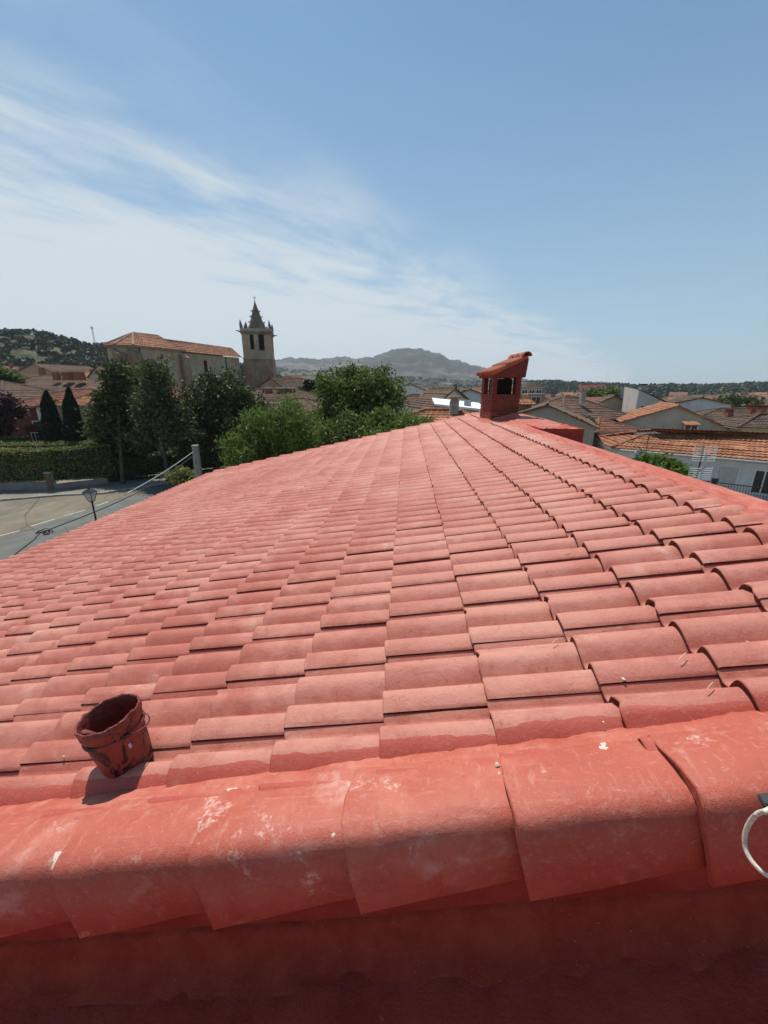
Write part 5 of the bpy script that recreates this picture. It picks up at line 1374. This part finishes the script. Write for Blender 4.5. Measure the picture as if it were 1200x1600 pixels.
# orange terraced block right of the chimney
ob = empty('orange_block', at(832, 625, 75)); ob.location.z = 0; tag(ob, 'stepped orange rendered apartment block right of the chimney', 'building'); o = ob.location
def blk(x0, x1, yt, Y, d, m, nm='wall'):
    a, b = at(x0, yt, Y), at(x1, yt, Y); MB().box(a.x-o.x, b.x-o.x, Y-o.y, Y+d-o.y, -3, a.z).build(nm, m, ob)
    MB().box(a.x-o.x-.15, b.x-o.x+.15, Y-o.y-.15, Y+d-o.y+.15, a.z, a.z+.18).build('coping', M_CONC, ob)
blk(813, 848, 606, 75, 9, S['ochre']); blk(826, 852, 617, 71, 4, S['ochre']); blk(812, 820, 602, 76, 5, S['white']); blk(824, 838, 599, 80, 4, S['tan'])
for (x, y) in ((820, 611), (831, 611), (842, 611)): 
    a = at(x, y, 75); opening(ob, Vector((-99, 75, 0)), Vector((99, 75, 0)), a.x+99, a.z-.9, .9, 1.1)
a = at(837, 628, 71); opening(ob, Vector((-99, 71, 0)), Vector((99, 71, 0)), a.x+99, a.z-.8, 1.4, 1.6)
# jumble of awning and dish right of the chimney
aw = empty('striped_awning', at(822, 632, 40)); tag(aw, 'small striped tiled awning on a post beside the chimney', 'awning'); o = aw.location
mb = MB(); q = at(818, 628, 40)-o; tile_face(mb, q+Vector((-.75, -.5, -.25)), q+Vector((1.1, -.5, -.25)), q+Vector((.8, .4, .15)), q+Vector((-.5, .4, .15)), .3, .34, .05, .07); mb.build('roof', T_ORANGE, aw)
MB().box(q.x-.5, q.x+.75, .0, .5, -3.5, q.z-.15).build('support', S['tan'], aw)
# far town: many small houses, each its own object
def far_house(x, y, Y, w, d, rz, rise, wall, roofm, label, group):
    r = at(x, y, Y); g0 = min(gz(r.x, r.y), r.z-6); root = empty('town_house', (r.x, r.y, g0), rz); tag(root, label, 'house', group)
    ze = r.z-rise-g0; zr_ = r.z-g0; mb = MB().box(-w/2, w/2, -d/2, d/2, 0, ze); 
    for s in (-1, 1): mb.poly([(s*w/2, -d/2, ze), (s*w/2, d/2, ze), (s*w/2, 0, zr_)])
    mb.build('wall', wall, root)
    k = .45; rf = MB()
    flat_face(rf, (-w/2-k, -d/2-k, ze-.15), (w/2+k, -d/2-k, ze-.15), (w/2+k, 0, zr_), (-w/2-k, 0, zr_), .16); flat_face(rf, (w/2+k, d/2+k, ze-.15), (-w/2-k, d/2+k, ze-.15), (-w/2-k, 0, zr_), (w/2+k, 0, zr_), .16)
    rf.build('roof', roofm, root)
    nw = max(2, int(w/3))
    for i in range(nw):
        xx = -w/2+(i+.5)*w/nw; f = MB().box(xx-.65, xx+.65, -d/2-.05, -d/2+.02, ze-2.2, ze-.75).build('window', M_WFRAME, root)
        MB().box(xx-.5, xx+.5, -d/2-.08, -d/2-.03, ze-2.1, ze-.85).build('pane', M_GLASS, f)
    cx = random.uniform(-w/3, w/3); MB().box(cx-.4, cx+.4, .6, 1.4, ze, zr_+.7).build('chimney', S['brick'], root)
g = random.Random(21); walls = ['white', 'cream', 'tan', 'cool', 'beige', 'ochre', 'brick']; roofs = [T_ORANGE, T_RED, T_BROWN, T_BROWN, T_DARK]
ORD = 'first second third fourth fifth sixth seventh eighth ninth tenth eleventh twelfth thirteenth fourteenth fifteenth sixteenth seventeenth eighteenth nineteenth twentieth'.split()
RN = {T_ORANGE: 'orange', T_RED: 'reddish', T_BROWN: 'brown', T_DARK: 'dark brown'}
def town(n, xr, yr, Yr, where, group):
    L_ = []
    for i in range(n):
        Y = Yr[0]+(Yr[1]-Yr[0])*g.random()**1.3; x = xr[0]+(xr[1]-xr[0])*(i+g.uniform(.2, .8))/n; t = (Y-Yr[0])/(Yr[1]-Yr[0]); y = yr[1]+(yr[0]-yr[1])*t+g.uniform(-1.5, 1.5)
        wn, rm = g.choice(walls), g.choice(roofs); lb = 'far %s walled house with %s roof, %s from the left %s' % (wn, RN[rm], ORD[i], where)
        far_house(x, y, Y, g.uniform(9, 15), g.uniform(8, 10), R(g.uniform(-50, 50)), g.uniform(1.6, 2.4), S[wn], rm, lb, group)
walls = ['white', 'cream', 'tan', 'grey', 'beige', 'ochre', 'brick']
town(18, (622, 765), (604, 613), (120, 420), 'below the mountain', 'far houses left of the chimney')
town(20, (848, 985), (606, 622), (100, 420), 'right of the chimney', 'far houses right of the chimney')
town(20, (1035, 1230), (610, 626), (110, 420), 'near the right horizon', 'far houses at the right horizon')
town(6, (428, 500), (590, 596), (150, 330), 'beside the church tower', 'far houses right of the tower')
# far small tower on the right and the mast on the hill
p = at(1165, 618, 330); ft = empty('far_belfry', (p.x, p.y, 0)); tag(ft, 'tiny pale pointed tower far off near the right edge', 'tower')
MB().box(-1.6, 1.6, -1.6, 1.6, -2, p.z).build('shaft', S['cream'], ft); MB().lathe([(2.2, p.z), (0, p.z+5)], seg=4).build('spire', T_BROWN, ft)
p = at(147, 510, 405); b = at(150, 545, 405); ms = empty('radio_mast', (b.x, b.y, b.z-6)); tag(ms, 'thin lattice radio mast on top of the oak hill', 'mast')
H = p.z-b.z+6; mb = MB()
for k in range(3):
    a = 2*math.pi*k/3; mb.tube([(.8*math.cos(a), .8*math.sin(a), 0), (.45*math.cos(a), .45*math.sin(a), H)], .13, 5)
for i in range(14):
    z0, z1 = H*i/14, H*(i+1)/14; a, b2 = 2*math.pi*(i % 3)/3, 2*math.pi*((i+1) % 3)/3; r0, r1 = .8-.35*i/14, .8-.35*(i+1)/14
    mb.tube([(r0*math.cos(a), r0*math.sin(a), z0), (r1*math.cos(b2), r1*math.sin(b2), z1)], .07, 4)
mb.build('lattice', M_GALV, ms); MB().box(-.9, .9, -.5, .5, H-2.4, H-.4).build('antenna_panel', M_WHITE, ms)

# ------------------------------------------------------------------ haze
hz = MB().box(-4800, 4800, -300, 5200, -8, 340).build('haze', None); hz['kind'] = 'stuff'
hm = bpy.data.materials.new('haze_air'); hm.use_nodes = True; t = hm.node_tree; t.nodes.clear()
pv = t.nodes.new('ShaderNodeVolumePrincipled'); pv.inputs['Color'].default_value = (.80, .88, 1, 1); pv.inputs['Density'].default_value = .00014; pv.inputs['Anisotropy'].default_value = .2
ou = t.nodes.new('ShaderNodeOutputMaterial'); t.links.new(pv.outputs[0], ou.inputs['Volume']); hz.data.materials.append(hm)
tag(hz, 'thin summer haze filling the air', 'haze')
